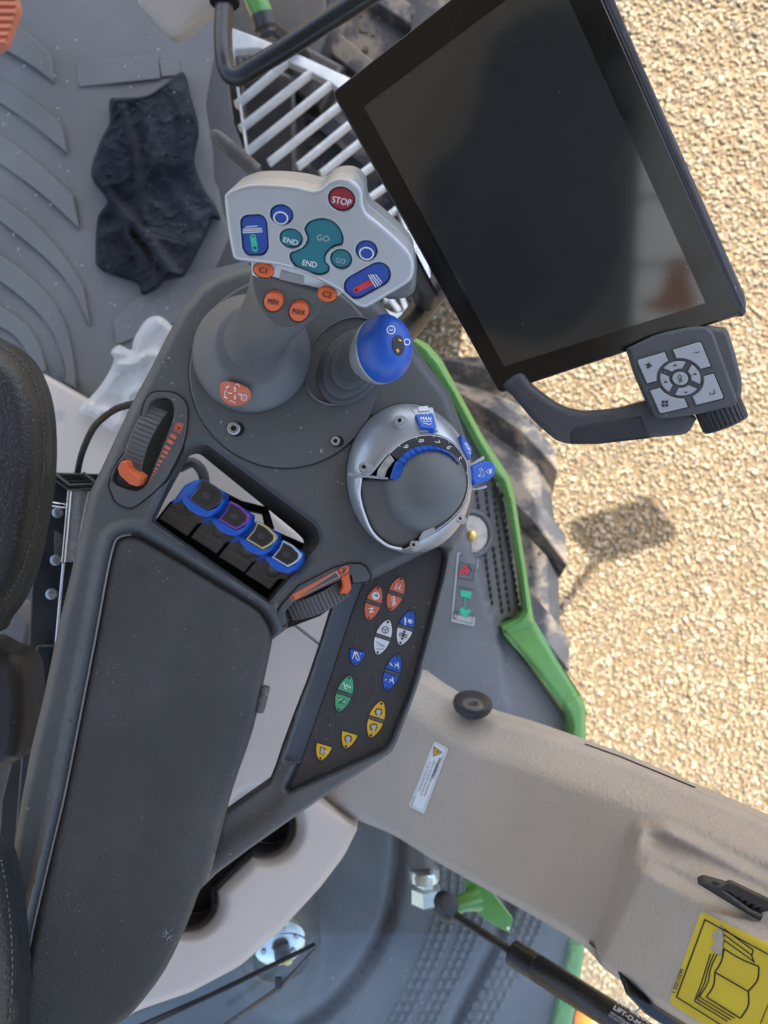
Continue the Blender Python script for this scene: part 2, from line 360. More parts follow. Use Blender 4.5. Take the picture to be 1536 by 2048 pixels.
    def stroke(s, pts, wid, pl, m, h=0.0003, closed=False):
        p = [Vector(q) for q in pts]; N = len(p); L = []; R = []
        for i in range(N):
            a = p[i-1] if (i > 0 or closed) else p[i]; c = p[(i+1) % N] if (i < N-1 or closed) else p[i]
            d1 = (p[i]-a); d2 = (c-p[i]); d1 = d1.normalized() if d1.length > 1e-9 else d2.normalized(); d2 = d2.normalized() if d2.length > 1e-9 else d1
            t = (d1+d2); t = t.normalized() if t.length > 1e-6 else d1; nn = Vector((-t.y, t.x)); k = 1/max(0.5, nn.dot(Vector((-d1.y, d1.x))))
            L.append(p[i]+nn*wid/2*k); R.append(p[i]-nn*wid/2*k)
        vs = [pl.hit(q.x, q.y, h) for q in L]+[pl.hit(q.x, q.y, h) for q in R]
        s.add(vs, [(i, (i+1) % N, N+(i+1) % N, N+i) for i in range(N if closed else N-1)], m)
    def flat(s, poly, pl, m, h=0.0003, holes=()):
        loops = [poly]+list(holes); fl = [q for l in loops for q in l]
        tri = geometry.tessellate_polygon([[Vector((*q, 0)) for q in l] for l in loops]); fs = []
        for t in tri:
            a, b, c = (fl[i] for i in t); z = (b[0]-a[0])*(c[1]-a[1])-(b[1]-a[1])*(c[0]-a[0])
            if abs(z) > 1e-9: fs.append(tuple(t) if z < 0 else tuple(t)[::-1])
        s.add([pl.hit(*q, h) for q in fl], fs, m)
    def ring(s, cx, cy, r, wid, pl, m, h=0.0003, ry=None, rot=0, n=28):
        ry = ry or r; s.flat(ell(cx, cy, r, ry, rot, n), pl, m, h, [ell(cx, cy, r-wid, ry-wid, rot, n)])
    def text(s, txt, cx, cy, size, pl, m, ex=(1, 0), h=0.0004, bold=0.0, sx=1.0):
        vs, fs = text2d(txt); e = Vector(ex).normalized(); up = Vector((e.y, -e.x))
        q = [Vector((cx, cy))+e*x*size*sx+up*y*size for x, y in vs]
        sh = ((0, 0),) if bold < .008 else ((-.02, 0), (.02, .012), (0, -.015))
        for k, (dx, dy) in enumerate(sh): s.add([pl.hit(v.x+(e.x*dx+up.x*dy)*size, v.y+(e.y*dx+up.y*dy)*size, h+k*.00004) for v in q], fs, m)
    def tube(s, pts, r, m, seg=14, cap=True, flat=1.0):
        p = [Vector(q) for q in pts]; N = len(p); rings = []; up = None
        for i in range(N):
            t = (p[min(i+1, N-1)]-p[max(i-1, 0)]).normalized()
            if up is None:
                up = t.orthogonal().normalized()
            up = (up-t*up.dot(t)).normalized(); sd2 = t.cross(up); rr = r[i] if isinstance(r, (list, tuple)) else r
            rings.append([p[i]+up*math.cos(2*math.pi*k/seg)*rr*flat+sd2*math.sin(2*math.pi*k/seg)*rr for k in range(seg)])
        s.loft(rings, m, cap, cap)
    def lathe(s, o, axis, prof, m, seg=32, cap0=True, cap1=True):    # prof: (distance along the axis, radius)
        a = Vector(axis).normalized(); u = a.orthogonal().normalized(); v = a.cross(u)
        s.loft([[o+a*z+(u*math.cos(2*math.pi*k/seg)+v*math.sin(2*math.pi*k/seg))*r for k in range(seg)] for z, r in prof], m, cap0, cap1)
    def box(s, c, sz, m, rot=None):
        c = Vector(c); R = rot or Matrix.Identity(3); x, y, z = (q/2 for q in sz)
        vs = [c+R @ Vector((i*x, j*y, k*z)) for i in (-1, 1) for j in (-1, 1) for k in (-1, 1)]
        s.add(vs, [(0, 1, 3, 2), (4, 6, 7, 5), (0, 4, 5, 1), (2, 3, 7, 6), (0, 2, 6, 4), (1, 5, 7, 3)], m)
    def build(s, name, parent=None, smooth=40, wn=False, loc=None):
        o = Vector(loc) if loc else Vector((0, 0, 0))
        if parent is not None: o = parent['_o'] if '_o' in parent else Vector((0, 0, 0)); o = Vector(o)
        me = bpy.data.meshes.new(name); me.from_pydata([(x-o.x, y-o.y, z-o.z) for x, y, z in s.v], [], s.f)
        for n in s.names: me.materials.append(MATS[n])
        me.polygons.foreach_set('material_index', s.m); me.polygons.foreach_set('use_smooth', [True]*len(me.polygons))
        me.validate(); me.update(); me.set_sharp_from_angle(angle=math.radians(smooth))
        ob = bpy.data.objects.new(name, me); COL.objects.link(ob); ob['_o'] = list(o)
        if parent is not None: ob.parent = parent
        else: ob.location = o
        if wn:
            md = ob.modifiers.new('weighted', 'WEIGHTED_NORMAL'); md.keep_sharp = True
        return ob
def thing(name, label, cat, loc, group=None):
    o = bpy.data.objects.new(name, None); COL.objects.link(o); o.location = loc; o['_o'] = list(Vector(loc)); o.empty_display_size = 0.02
    o['label'] = label; o['category'] = cat
    if group: o['group'] = group
    return o
def tag(o, label, cat, group=None, kind=None):
    o['label'] = label; o['category'] = cat
    if group: o['group'] = group
    if kind: o['kind'] = kind
    return o
def fbm(x, y, sc=0.02, octv=4, seed=0, gain=.5):     # smooth layered noise, about -1..1
    x = np.asarray(x, float)*sc; y = np.asarray(y, float)*sc; out = np.zeros(np.shape(x)); amp = 1.0; r = np.random.default_rng(seed)
    for o_ in range(octv):
        g = r.uniform(0, 2*np.pi, (64, 64)); xi = np.floor(x).astype(int); yi = np.floor(y).astype(int); fx = x-xi; fy = y-yi
        def dot(ix, iy, dx, dy): q = g[ix % 64, iy % 64]; return np.cos(q)*dx+np.sin(q)*dy
        u = fx*fx*fx*(fx*(fx*6-15)+10); v = fy*fy*fy*(fy*(fy*6-15)+10)
        n0 = dot(xi, yi, fx, fy)*(1-u)+dot(xi+1, yi, fx-1, fy)*u; n1 = dot(xi, yi+1, fx, fy-1)*(1-u)+dot(xi+1, yi+1, fx-1, fy-1)*u
        out += amp*1.5*(n0*(1-v)+n1*v); amp *= gain; x = x*2.03+7.1; y = y*2.03+3.7
    return out
def lift(pl, h): q = Pl(768, 1024, 1); q.o = pl.o+pl.n*h; q.n = pl.n; q.u = pl.u; q.v = pl.v; return q
def sm(e0, e1, x):
    t = np.clip((x-e0)/(e1-e0), 0, 1); return t*t*(3-2*t)
def poly_sdf(poly):                         # signed distance (negative inside) in photo pixels
    A = np.array(poly, float); B = np.roll(A, -1, 0)
    def f(x, y):
        x = np.asarray(x, float); y = np.asarray(y, float); out = np.full(x.shape, 1e18); ins = np.zeros(x.shape, bool)
        for a, b in zip(A, B):
            d = b-a; t = np.clip(((x-a[0])*d[0]+(y-a[1])*d[1])/max(d@d, 1e-12), 0, 1)
            out = np.minimum(out, (x-a[0]-t*d[0])**2+(y-a[1]-t*d[1])**2)
            if a[1] != b[1]: ins ^= ((a[1] > y) != (b[1] > y)) & (x < (b[0]-a[0])*(y-a[1])/(b[1]-a[1])+a[0])
        return np.where(ins, -1, 1)*np.sqrt(out)
    return f
def line_dist(pts):
    A = np.array(pts[:-1], float); B = np.array(pts[1:], float)
    def f(x, y):
        out = np.full(np.shape(x), 1e18)
        for a, b in zip(A, B):
            d = b-a; t = np.clip(((x-a[0])*d[0]+(y-a[1])*d[1])/max(d@d, 1e-12), 0, 1)
            out = np.minimum(out, (x-a[0]-t*d[0])**2+(y-a[1]-t*d[1])**2)
        return np.sqrt(out)
    return f
def Z(ox, oy, s, pts): return [(ox+x/s, oy+y/s) for x, y in pts]   # points read off an enlarged crop
def screw(mb, px, py, r, pl, h=0.0):
    o = pl.hit(px, py, h); k = (pl.hit(px+r, py, h)-o).length
    mb.lathe(o, pl.n if isinstance(pl, Pl) else Vector((0, 0, 1)), [(-0.001, k), (0.0012, k), (0.0018, k*0.86), (0.0018, k*0.45), (0.0008, k*0.40)], 'screw_steel', 24)
    n = pl.n if isinstance(pl, Pl) else Vector((0, 0, 1)); u = n.orthogonal().normalized(); v = n.cross(u); vs = []
    for i in range(24):
        a = 2*math.pi*i/24; rr = k*(0.40+0.09*math.cos(6*a)); vs.append(o+n*0.0019+(u*math.cos(a)+v*math.sin(a))*rr)
    mb.add(vs, [tuple(range(24))], 'seam_black')
    mb.lathe(o, n, [(0.0021, k*0.16), (0.0021, 0.0001)], 'screw_steel', 8)
# ================================================================ THE SETTING
g = MB(); g.add([(-150, -150, 0), (150, -150, 0), (150, 150, 0), (-150, 150, 0)], [(0, 1, 2, 3)], 'gravel_bed')
o = g.build('ground'); o['kind'] = 'structure'
def pebbles():
    X0, X1, Y0, Y1 = 0.05, 1.75, -2.15, 2.15
    phi = (1+5**.5)/2
    iv = np.array([(-1, phi, 0), (1, phi, 0), (-1, -phi, 0), (1, -phi, 0), (0, -1, phi), (0, 1, phi), (0, -1, -phi), (0, 1, -phi), (phi, 0, -1), (phi, 0, 1), (-phi, 0, -1), (-phi, 0, 1)])
    iv /= np.linalg.norm(iv[0])
    it = np.array([(0, 11, 5), (0, 5, 1), (0, 1, 7), (0, 7, 10), (0, 10, 11), (1, 5, 9), (5, 11, 4), (11, 10, 2), (10, 7, 6), (7, 1, 8), (3, 9, 4), (3, 4, 2), (3, 2, 6), (3, 6, 8), (3, 8, 9), (4, 9, 5), (2, 4, 11), (6, 2, 10), (8, 6, 7), (9, 8, 1)])
    n = 78000
    x = rng.uniform(X0, X1, n); y = rng.uniform(Y0, Y1, n); x[:9500] = rng.uniform(-0.45, X0, 9500); y[:9500] = rng.uniform(0.1, 2.15, 9500)
    r = 0.0034+0.0056*rng.beta(1.6, 3.2, n)
    r = np.where(rng.random(n) < .05, r*1.6, r)
    S = np.stack([r*rng.uniform(.85, 1.55, n), r*rng.uniform(.75, 1.1, n), r*rng.uniform(.5, .8, n)], 1)
    a = rng.uniform(0, 2*np.pi, n); tl = rng.normal(0, .35, (n, 2))
    v = iv[None]*(1+rng.uniform(-.22, .22, (n, 12, 1)))*S[:, None]
    vz = v[..., 2]+tl[:, :1]*v[..., 0]+tl[:, 1:]*v[..., 1]
    vx = v[..., 0]*np.cos(a)[:, None]-v[..., 1]*np.sin(a)[:, None]; vy = v[..., 0]*np.sin(a)[:, None]+v[..., 1]*np.cos(a)[:, None]
    z = rng.uniform(0.001, 0.008, n)
    V = np.stack([vx+x[:, None], vy+y[:, None], vz+z[:, None]], -1).reshape(-1, 3)
    T = (it[None]+(np.arange(n)*12)[:, None, None]).reshape(-1, 3)
    me = bpy.data.meshes.new('gravel'); me.vertices.add(len(V)); me.vertices.foreach_set('co', V.ravel())
    me.loops.add(T.size); me.loops.foreach_set('vertex_index', T.ravel().astype(np.int32)); me.polygons.add(len(T))
    me.polygons.foreach_set('loop_start', np.arange(0, T.size, 3, dtype=np.int32)); me.polygons.foreach_set('use_smooth', np.ones(len(T), bool))
    me.update(calc_edges=True); me.materials.append(MATS['pebbles'])
    o = bpy.data.objects.new('gravel', me); COL.objects.link(o); tag(o, 'sunlit tan and cream pebble gravel covering the yard outside the cab', 'gravel', kind='stuff')
pebbles()
# cab roof above the camera (out of frame): it is what shades the inside of the cab
mb = MB(); mb.slab([(-1.35, -1.3), (0.50, -1.3), (0.50, 2.6), (-1.35, 2.6)], Pl(768, 1024, -0.42), 0, 0.09, 'headliner', metric=True, bev=0.03, holes=[[(.11, -.30), (.36, -.22), (.36, .62), (.16, .80), (.11, .4)]])
o = mb.build('cab_roof'); o['kind'] = 'structure'
mb = MB(); mb.slab(cr([(-.26, -.02), (-.06, -.10), (.06, .0), (.085, .14), (.06, .22), (.10, .33), (.02, .47), (-.14, .45), (-.2, .3), (-.30, .2)], 6), Pl(768, 1024, -.42), -.03, .005, 'dark_plastic', metric=True, bev=.01)  # added dark shape overhead, unseen, to darken the middle of the monitor reflection
o = mb.build('added_dark_panel', loc=(0, .2, ZC+.42)); tag(o, 'added dark rounded panel overhead, unseen, darkening the monitor reflection', 'added panel')
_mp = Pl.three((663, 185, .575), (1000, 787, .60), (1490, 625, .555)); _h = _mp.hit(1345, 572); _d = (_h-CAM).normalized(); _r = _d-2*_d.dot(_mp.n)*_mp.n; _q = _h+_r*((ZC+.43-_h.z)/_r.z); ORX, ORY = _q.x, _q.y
mb = MB(); mb.add([(x, y, ZC+.44) for x, y in ((.09, -.32), (.38, -.24), (.38, .64), (.15, .83), (.09, .4))], [(4, 3, 2, 1, 0)], 'diffuser_fabric')  # added translucent sheet overhead, unseen: soft light inside and a pale monitor reflection
for k in range(8): mb.tube([(.10, -.2+k*.12, ZC+.438), (.37, -.2+k*.12, ZC+.438)], .004, 'dark_plastic', 6)
mb.slab(cr([(ORX-.055, ORY-.035), (ORX-.02, ORY-.012), (ORX-.01, ORY+.045), (ORX+.022, ORY+.05), (ORX+.03, ORY+.01), (ORX+.045, ORY-.04), (ORX, ORY-.05)], 5), Pl(768, 1024, -.428), -.004, .002, 'reflection_card_orange', metric=True)  # added orange card, unseen, only to tint a patch of the monitor reflection
o = mb.build('added_diffuser', loc=(.23, .2, ZC+.44)); tag(o, 'added translucent grey blind in the cab roof hatch', 'diffuser')
mi_ = thing('wing_mirror', 'black exterior mirror on a tube arm beside the cab roof', 'mirror', (1.07, 1.28, 2.2)); mb = MB(); mb.box((1.07, 1.28, 2.2), (.29, .05, .27), 'dark_plastic', Matrix.Rotation(.3, 3, 'Z') @ Matrix.Rotation(-.9, 3, 'X')); mb.build('mirror_head', mi_)
mb = MB(); mb.tube(cr([(1.03, 1.26, 2.2), (.95, 1.14, 2.2), (.67, .75, 2.25), (.55, .6, 2.7), (.47, .58, ZC+.46)], 5, False), .014, 'black_steel', 10); mb.build('arm', mi_)
# cab floor under everything, with the ribbed mat on it
fl = Pl(768, 1024, 1.27); fp = [(-900, -500), (470, -500), (440, 60), (462, 230), (500, 330), (560, 420), (640, 700), (760, 900), (860, 1200), (830, 1360), (640, 1600), (200, 2050), (-900, 2300)]
mb = MB(); mb.slab(fp, fl, -0.03, -0.004, 'floor_dark'); o = mb.build('cab_floor'); o['kind'] = 'structure'
mb = MB()
mp = rc([(-700, -400), (462, -400), (452, 40), (418, 210), (440, 330), (470, 470), (430, 560), (300, 690), (215, 800), (170, 812), (90, 752), (-700, 640)], 12)
mb.sheet(mp, lambda x, y, sd_: 1.27+0.012*(1-sm(0, 14, sd_))+0.0016*np.sin(x*.021+y*.013), 'floor_rubber', step=26, rings=(3, 9), skirt=0.01)
fmat = mb.build('floor_mat', loc=P(200, 400, 1.27)); tag(fmat, 'grey ribbed rubber floor mat with chaff bits under the black rag', 'floor mat')
mb = MB()
strips = [([(-30, 70), (0, 93), (55, 125), (109, 164)], [(100, 108), (50, 62), (0, 30), (-30, 14)]),
          ([(-30, 184), (0, 205), (70, 253), (133, 305)], [(124, 250), (70, 205), (0, 160), (-30, 142)]),
          ([(-30, 306), (0, 327), (80, 385), (157, 456)], [(147, 392), (80, 330), (0, 268), (-30, 250)]),
          ([(-30, 420), (0, 442), (90, 515), (145, 580), (178, 650)], [(168, 574), (122, 505), (60, 440), (0, 394), (-30, 376)]),
          ([(-30, 540), (0, 562), (60, 610), (105, 665), (130, 735), (128, 765)], [(150, 775), (146, 720), (130, 650), (95, 590), (40, 538), (0, 510), (-30, 492)]),
          ([(-30, 640), (20, 665), (50, 700), (70, 745)], [(92, 742), (78, 690), (50, 648), (0, 612), (-30, 598)])]
for lo, up in strips: mb.slab(cr(lo, 5, False)+cr(up, 5, False), fl, 0.0, 0.006, 'floor_rubber', bev=0.0012)
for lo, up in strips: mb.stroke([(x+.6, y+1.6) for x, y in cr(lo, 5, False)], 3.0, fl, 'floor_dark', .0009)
mb.slab([(150, 123), (314, 109), (321, 157), (157, 173)], fl, 0.0, 0.0035, 'floor_rubber', bev=0.0012)
mb.slab([(318, 121), (358, 118), (362, 150), (323, 153)], fl, 0.0, 0.003, 'floor_rubber', bev=0.0012)
mb.slab([(226, 640), (300, 575), (330, 560), (500, 520), (470, 600), (232, 690)], fl, 0.0, 0.003, 'floor_rubber', bev=0.0012)
mb.build('raised_rib', fmat)
mb = MB()
for i in range(60):
    x = rng.uniform(0, 420); y = rng.uniform(20, 640); a = rng.uniform(0, 6.28); q = P(x, y, 1.27-0.004); l = rng.uniform(.002, .006)
    mb.tube([q, q+Vector((math.cos(a)*l, math.sin(a)*l, .001))], 0.0007, 'bag_plastic' if i % 3 else 'cream_trim', 5)
o = mb.build('straw_chaff'); tag(o, 'pale chaff crumbs scattered over the grey floor mat', 'debris', kind='stuff')

# black rag lying on the mat
rag = cr([(219, 200), (241, 196), (292, 191), (328, 169), (365, 144), (378, 182), (396, 255), (387, 319), (406, 374), (428, 406), (440, 437), (424, 435), (417, 456), (396, 497), (365, 551), (337, 547), (314, 574), (283, 588), (273, 565), (200, 538), (191, 501), (196, 433), (214, 401), (182, 351), (200, 283), (219, 246)], 4)
folds = [(line_dist(cr([(245, 215), (272, 300), (285, 420), (292, 440)], 5, False)), 7, .010), (line_dist(cr([(190, 355), (240, 420), (290, 470), (345, 545)], 5, False)), 11, .016),
         (line_dist(cr([(350, 180), (335, 260), (345, 330)], 5, False)), 16, .010), (line_dist([(300, 250), (330, 360), (395, 440)]), 14, .009), (line_dist([(205, 470), (250, 455), (290, 520)]), 12, .013),
         (line_dist([(225, 300), (255, 380)]), 14, .008), (line_dist([(300, 470), (370, 490), (395, 480)]), 9, .008), (line_dist([(375, 200), (370, 300), (395, 380)]), 12, .008)]
upper_rag = poly_sdf([(215, 195), (365, 140), (400, 255), (390, 319), (432, 406), (444, 437), (417, 460), (396, 500), (365, 555), (338, 546), (312, 512), (280, 470), (238, 428), (210, 390), (180, 351), (198, 283)])
def ragf(x, y, sd_):
    wx = x+22*fbm(x, y, .013, 2, 5); wy = y+22*fbm(x, y, .013, 2, 6)
    h = 0.005*sm(0, 6, sd_)+0.008*(1-np.abs(fbm(wx, wy*.6, .0075, 2, 1)))**5+0.0035*(1-np.abs(fbm(wx*.8, wy, .017, 2, 12)))**6+.0030*(1-np.abs(fbm(wx, wy*1.4, .03, 2, 41)))**10+.0006*fbm(x, y, .05, 2, 2)+.011*sm(1, -5, upper_rag(x, y))
    for f, wd, a in folds: h = h+a*np.exp(-(f(x, y)/wd)**2)
    h = h-0.004*np.exp(-(line_dist([(196, 365), (238, 432), (290, 490), (335, 548)])(x, y)/8)**2)
    return 1.262-np.maximum(h, 0)*sm(0, 5, sd_)-.001
mb = MB(); mb.sheet(rag, ragf, 'rag_cloth', step=3.2, rings=(2, 5), skirt=0.006)
rs_ = Surf(lambda x, y: ragf(x, y, np.full(np.shape(x), 20.)))
for pts in ([(247, 218), (272, 300), (285, 400), (292, 438)], [(225, 203), (290, 196), (330, 174), (362, 152)], [(300, 462), (350, 478), (392, 486)]): mb.tube([rs_.hit(*q, .0006) for q in cr(pts, 8, False)], .0011, 'rag_cloth', 6)
o = mb.build('cloth_rag', loc=P(300, 380, 1.262)); tag(o, 'crumpled dirty black cloth rag lying on the ribbed floor mat', 'rag')

# cream floor sill and plastic bag left of the armrest
mb = MB(); mb.sheet(rc([(60, 735), (175, 800), (240, 830), (560, 860), (520, 1050), (60, 1060)], 8), lambda x, y, s: 1.2+0.01*(1-sm(0, 8, s)), 'cream_trim', step=24, skirt=0.05)
mb.stroke([(112, 823), (128, 823), (128, 840), (112, 840)], 1.6, Surf(lambda x, y: 1.2+x*0), 'grey_print', 0.001, True); mb.text('R', 120, 832, 13, Surf(lambda x, y: 1.2+x*0), 'grey_print', h=0.001)
o = mb.build('floor_sill', loc=P(200, 900, 1.2)); tag(o, 'pale cream plastic sill panel beside the seat base with a small moulded mark', 'trim panel')
bag = cr([(222, 704), (238, 690), (262, 700), (268, 678), (292, 640), (318, 632), (340, 648), (362, 680), (330, 800), (300, 840), (255, 858), (225, 862), (185, 835), (158, 820), (190, 785), (215, 750), (228, 720)], 4)
def bagf(x, y, sd_):
    h = 0.008*sm(0, 12, sd_)+0.010*(1-np.abs(fbm(x*.8+y*.35+10*fbm(x, y, .015, 2, 9), y*.35-x*.15, .014, 2, 3, .5)))**6+.0022*(1-np.abs(fbm(x*.8+y*.5, y*.4, .035, 1, 31)))**8
    return 1.19-h*sm(0, 6, sd_)
mb = MB(); mb.sheet(bag, bagf, 'bag_plastic', step=4.5, rings=(2, 5), skirt=0.004)
o = mb.build('plastic_bag', loc=P(250, 780, 1.19)); tag(o, 'crumpled whitish plastic bag on the floor left of the armrest', 'bag')

# beige console box, orange pedal at the frame edge, rail, grey handle
pb = Pl(400, 0, 1.02, (0.1, -0.3, 0.95)); mb = MB()
mb.slab(rc([(268, -60), (274, 6), (300, 32), (334, 68), (352, 73), (372, 60), (415, 24), (470, -8), (470, -60)], [10, 8, 8, 10, 12, 8, 6, 6, 6]), pb, -0.035, 0, 'beige_trim', bev=0.008, nb=4)
o = mb.build('steering_console', loc=P(370, -20, 1.27)); tag(o, 'beige plastic foot of the steering column at the top edge', 'console')
pp = Pl(10, 40, 1.18); mb = MB(); mb.slab(rc([(-60, -30), (28, -20), (35, 12), (8, 84), (-6, 95), (-60, 95)], 6), pp, -0.02, -0.003, 'pedal_orange', bev=0.004)
for k in range(7): mb.slab([(-60+0, -12+k*15), (30-max(0, k-2)*5, -12+k*15), (30-max(0, k-2)*5, -5+k*15), (-60, -5+k*15)], pp, -0.004, 0.002, 'pedal_orange', bev=0.001)
o = mb.build('pedal', loc=P(5, 40, 1.25)); tag(o, 'orange ribbed pedal pad in the top left corner', 'pedal')
mb = MB(); mb.tube(cr([P(449, -60, .98), P(449, 0, .98), P(446, 60, .97), P(448, 112, .96), P(458, 146, .955), P(478, 152, .95), P(510, 134, .94), P(580, 91, .92), P(690, 20, .89), P(800, -50, .86)], 6, False), 0.0115, 'gloss_black', 18)
mb.lathe(P(449, -10, .98), (0, 1, 0.05), [(-.01, .019), (.002, .0205), (.004, .018), (.03, .018)], 'gloss_black', 24)
o = mb.build('grab_rail', loc=P(460, 140, .955)); tag(o, 'glossy black bent tube handrail above the step grating', 'handrail')
mb = MB(); a = P(428, 268, .80); b = P(510, 340, .82); dd = (b-a).normalized()
mb.lathe(a, dd, [(-.004, .002), (-.002, .0045), (.003, .0068), (.012, .0076), (.03, .0077), (.055, .0078)], 'handle_grey', 24)
for k in range(14): mb.lathe(a+dd*(.018+k*.0022), dd, [(0, .0077), (.0005, .0082), (.0013, .0082), (.0018, .0077)], 'handle_grey', 24, False, False)
mb.tube([b, P(540, 372, .84), P(575, 410, .95), P(580, 420, 1.25)], .005, 'black_steel')
o = mb.build('hand_lever', loc=P(500, 330, .9)); tag(o, 'dark grey knurled lever grip poking out behind the joystick head', 'lever')

# steps below the door: alloy grating
gp = Pl(640, 300, 1.48); st = thing('step_grating', 'pale alloy ladder step with slanted bars between the handrail and monitor', 'step', P(650, 350, 1.5))
mb = MB(); outl = rc([(455, 52), (560, 92), (705, 158), (800, 330), (852, 500), (868, 590), (858, 640), (800, 668), (735, 640), (690, 560), (495, 330)], [8, 6, 10, 20, 20, 30, 30, 30, 30, 20, 8])
hol = [(464, 98), (520, 96), (563, 116), (624, 145), (664, 166), (690, 190), (776, 350), (826, 520), (834, 585), (822, 618), (790, 628), (756, 610), (706, 540), (498, 322)]
mb.slab(outl, gp, -.022, 0, 'step_alloy', bev=.002, holes=[rc(hol, 10)])
mb.build('step_frame', st)
c0 = [(470, 206), (478, 254), (491, 301), (536, 322), (594, 330), (640, 345), (672, 380), (700, 420), (720, 470), (735, 520), (760, 560)]
c1 = [(574, 118), (624, 139), (668, 158), (700, 190), (735, 215), (760, 248), (784, 300), (800, 350), (815, 400), (825, 450), (838, 500)]
for a, b in zip(c0, c1):
    mb = MB(); d = Vector((b[0]-a[0], b[1]-a[1])).normalized(); nn = Vector((-d.y, d.x))*4.6
    A = Vector(a)-d*0; B = Vector(b)+d*5; mb.slab([tuple(A+nn), tuple(B+nn), tuple(B-nn), tuple(A-nn)], gp, -.020, -.001, 'step_alloy', bev=.001)
    L = (Vector(b)-Vector(a)).length
    for k in range(int(L/7)):                 # pressed grip teeth
        q = Vector(a)+d*(k*7+3); mb.slab([tuple(q+nn*.9), tuple(q+d*2.6+nn*.5), tuple(q+d*2.6-nn*.9), tuple(q-nn*.5)], gp, -.001, .0022, 'step_alloy')
    mb.build('step_bar', st)
for (a, b) in (((770, 600), (826, 560)), ((790, 555), (815, 625)), ((765, 575), (800, 622))):
    mb = MB(); d = Vector((b[0]-a[0], b[1]-a[1])).normalized(); nn = Vector((-d.y, d.x))*4.6
    mb.slab([tuple(Vector(a)+nn), tuple(Vector(b)+nn), tuple(Vector(b)-nn), tuple(Vector(a)-nn)], gp, -.020, -.0012, 'step_alloy', bev=.001); mb.build('step_bar', st)
mb = MB(); sp = Pl(560, 300, 1.62); mb.slab([(430, -60), (650, -60), (660, 60), (640, 110), (585, 200), (600, 420), (480, 380), (450, 200)], sp, -.3, 0, 'black_steel', bev=.01); mb.slab([(475, 100), (590, 150), (596, 420), (560, 480), (500, 400)], Pl(560, 300, 1.55), -.2, 0, 'black_steel', bev=.01)
mb.slab([(560, 60), (690, 130), (640, 220), (590, 190)], Pl(600, 150, 1.56), -.05, 0, 'black_steel', bev=.01)
mb.build('step_bracket', st)
mb = MB(); mb.tube([P(505, -20, 1.3), P(515, 8, 1.3), P(525, 30, 1.31)], .019, 'green_paint', 16); mb.lathe(P(525, 30, 1.31), (0.1, -0.35, -.1), [(0, .021), (.02, .021), (.024, .015), (.03, .015)], 'black_steel', 20)
mb.tube([P(524, 40, 1.33), P(560, 66, 1.4), P(600, 100, 1.5), P(640, 150, 1.8)], .012, 'black_steel')
o = mb.build('green_mounting', loc=P(515, 10, 1.3)); tag(o, 'green tubular bracket with dark end behind the handrail', 'bracket')

# tyres
def tyre(name, label, cx0, cx1, cy, R, nl, a0, ph):
    th = thing(name, label, 'tyre', (0.5*(cx0+cx1), cy, 0)); mb = MB(); xc = .5*(cx0+cx1); hw = .5*(cx1-cx0); n = 96
    prof = [(-hw*.98, R*.55), (-hw*1.0, R*.80), (-hw*.97, R*.885), (-hw*.86, R*.925), (-hw*.4, R*.93), (hw*.4, R*.93), (hw*.86, R*.925), (hw*.97, R*.885), (hw*1.0, R*.80), (hw*.98, R*.55)]
    mb.lathe(Vector((xc, cy, R)), (1, 0, 0), prof, 'tyre_rubber', n, False, False); mb.build('carcass', th)
    mb2 = MB(); mb2.lathe(Vector((xc, cy, R)), (1, 0, 0), [(-hw*.7, R*.2), (-hw*.7, R*.56), (hw*.7, R*.56), (hw*.7, R*.2)], 'green_paint', 48, False, False); mb2.lathe(Vector((xc, cy, R)), (1, 0, 0), [(hw*.35, .001), (hw*.35, R*.56)], 'green_paint', 48, False, False); mb2.build('rim', th)
    for sgn in (-1, 1):
        for k in range(nl):
            ang = 2*math.pi*(k+(0.5 if sgn > 0 else 0)+ph)/nl; rings = []
            zc = R+R*math.sin(ang)
            if math.sin(ang) < -0.55: continue
            for j in range(9):
                t = j/8; x = xc+sgn*hw*(-.06+1.05*t); aa = ang+a0*t*(.8+.2*t); wd = (.052+.018*t)/R*.55
                ro = R*(1.0-.03*max(0, t-.82)/.18); ri = R*(.91-.06*max(0, t-.8)/.2); q = []
                for (da, rr) in ((-wd*1.25, ri), (-wd*.82, ro*.995), (-wd*.7, ro), (wd*.7, ro), (wd*.82, ro*.995), (wd*1.25, ri)):
                    q.append(Vector((x, cy+rr*math.cos(aa+da), R+rr*math.sin(aa+da))))
                rings.append(q)
            m2 = MB(); m2.loft(rings, 'tyre_rubber'); f = m2.f; m2.build('tread_lug', th, smooth=35)
    # clods of mud between the lugs, towards the tread's middle
    m3 = MB()
    for k in range(170):
        ang = rng.uniform(.1, 3.0); x = xc+hw*rng.uniform(-.95, .95); rr = R*.932; q = Vector((x, cy+rr*math.cos(ang), R+rr*math.sin(ang))); s = rng.uniform(.003, .008)*rng.uniform(.6, 1.3)
        pts = [(q+Vector((s*math.cos(t)*rng.uniform(.6, 1.3), s*math.sin(t)*rng.uniform(.6, 1.3), 0))) for t in np.linspace(0, 2*math.pi, 8)[:-1]]
        up = (q-Vector((x, cy, R))).normalized()*s*.45; base = [p-up*.6 for p in pts]; top = [q+(p-q)*.55+up for p in pts]; m3.loft([base, [p+up*.3 for p in pts], top], 'tyre_mud')
    o = m3.build('mud_clods', th, smooth=80); o['kind'] = 'stuff'
tyre('tractor_tyre', 'big muddy rear tractor tyre beside the green fender edge', -0.14, 0.335, -0.24, 0.63, 20, .42, .25)
tyre('tractor_tyre', 'mud caked front tyre seen past the step at top', -0.21, 0.30, 1.12, 0.46, 16, -.45, .1)

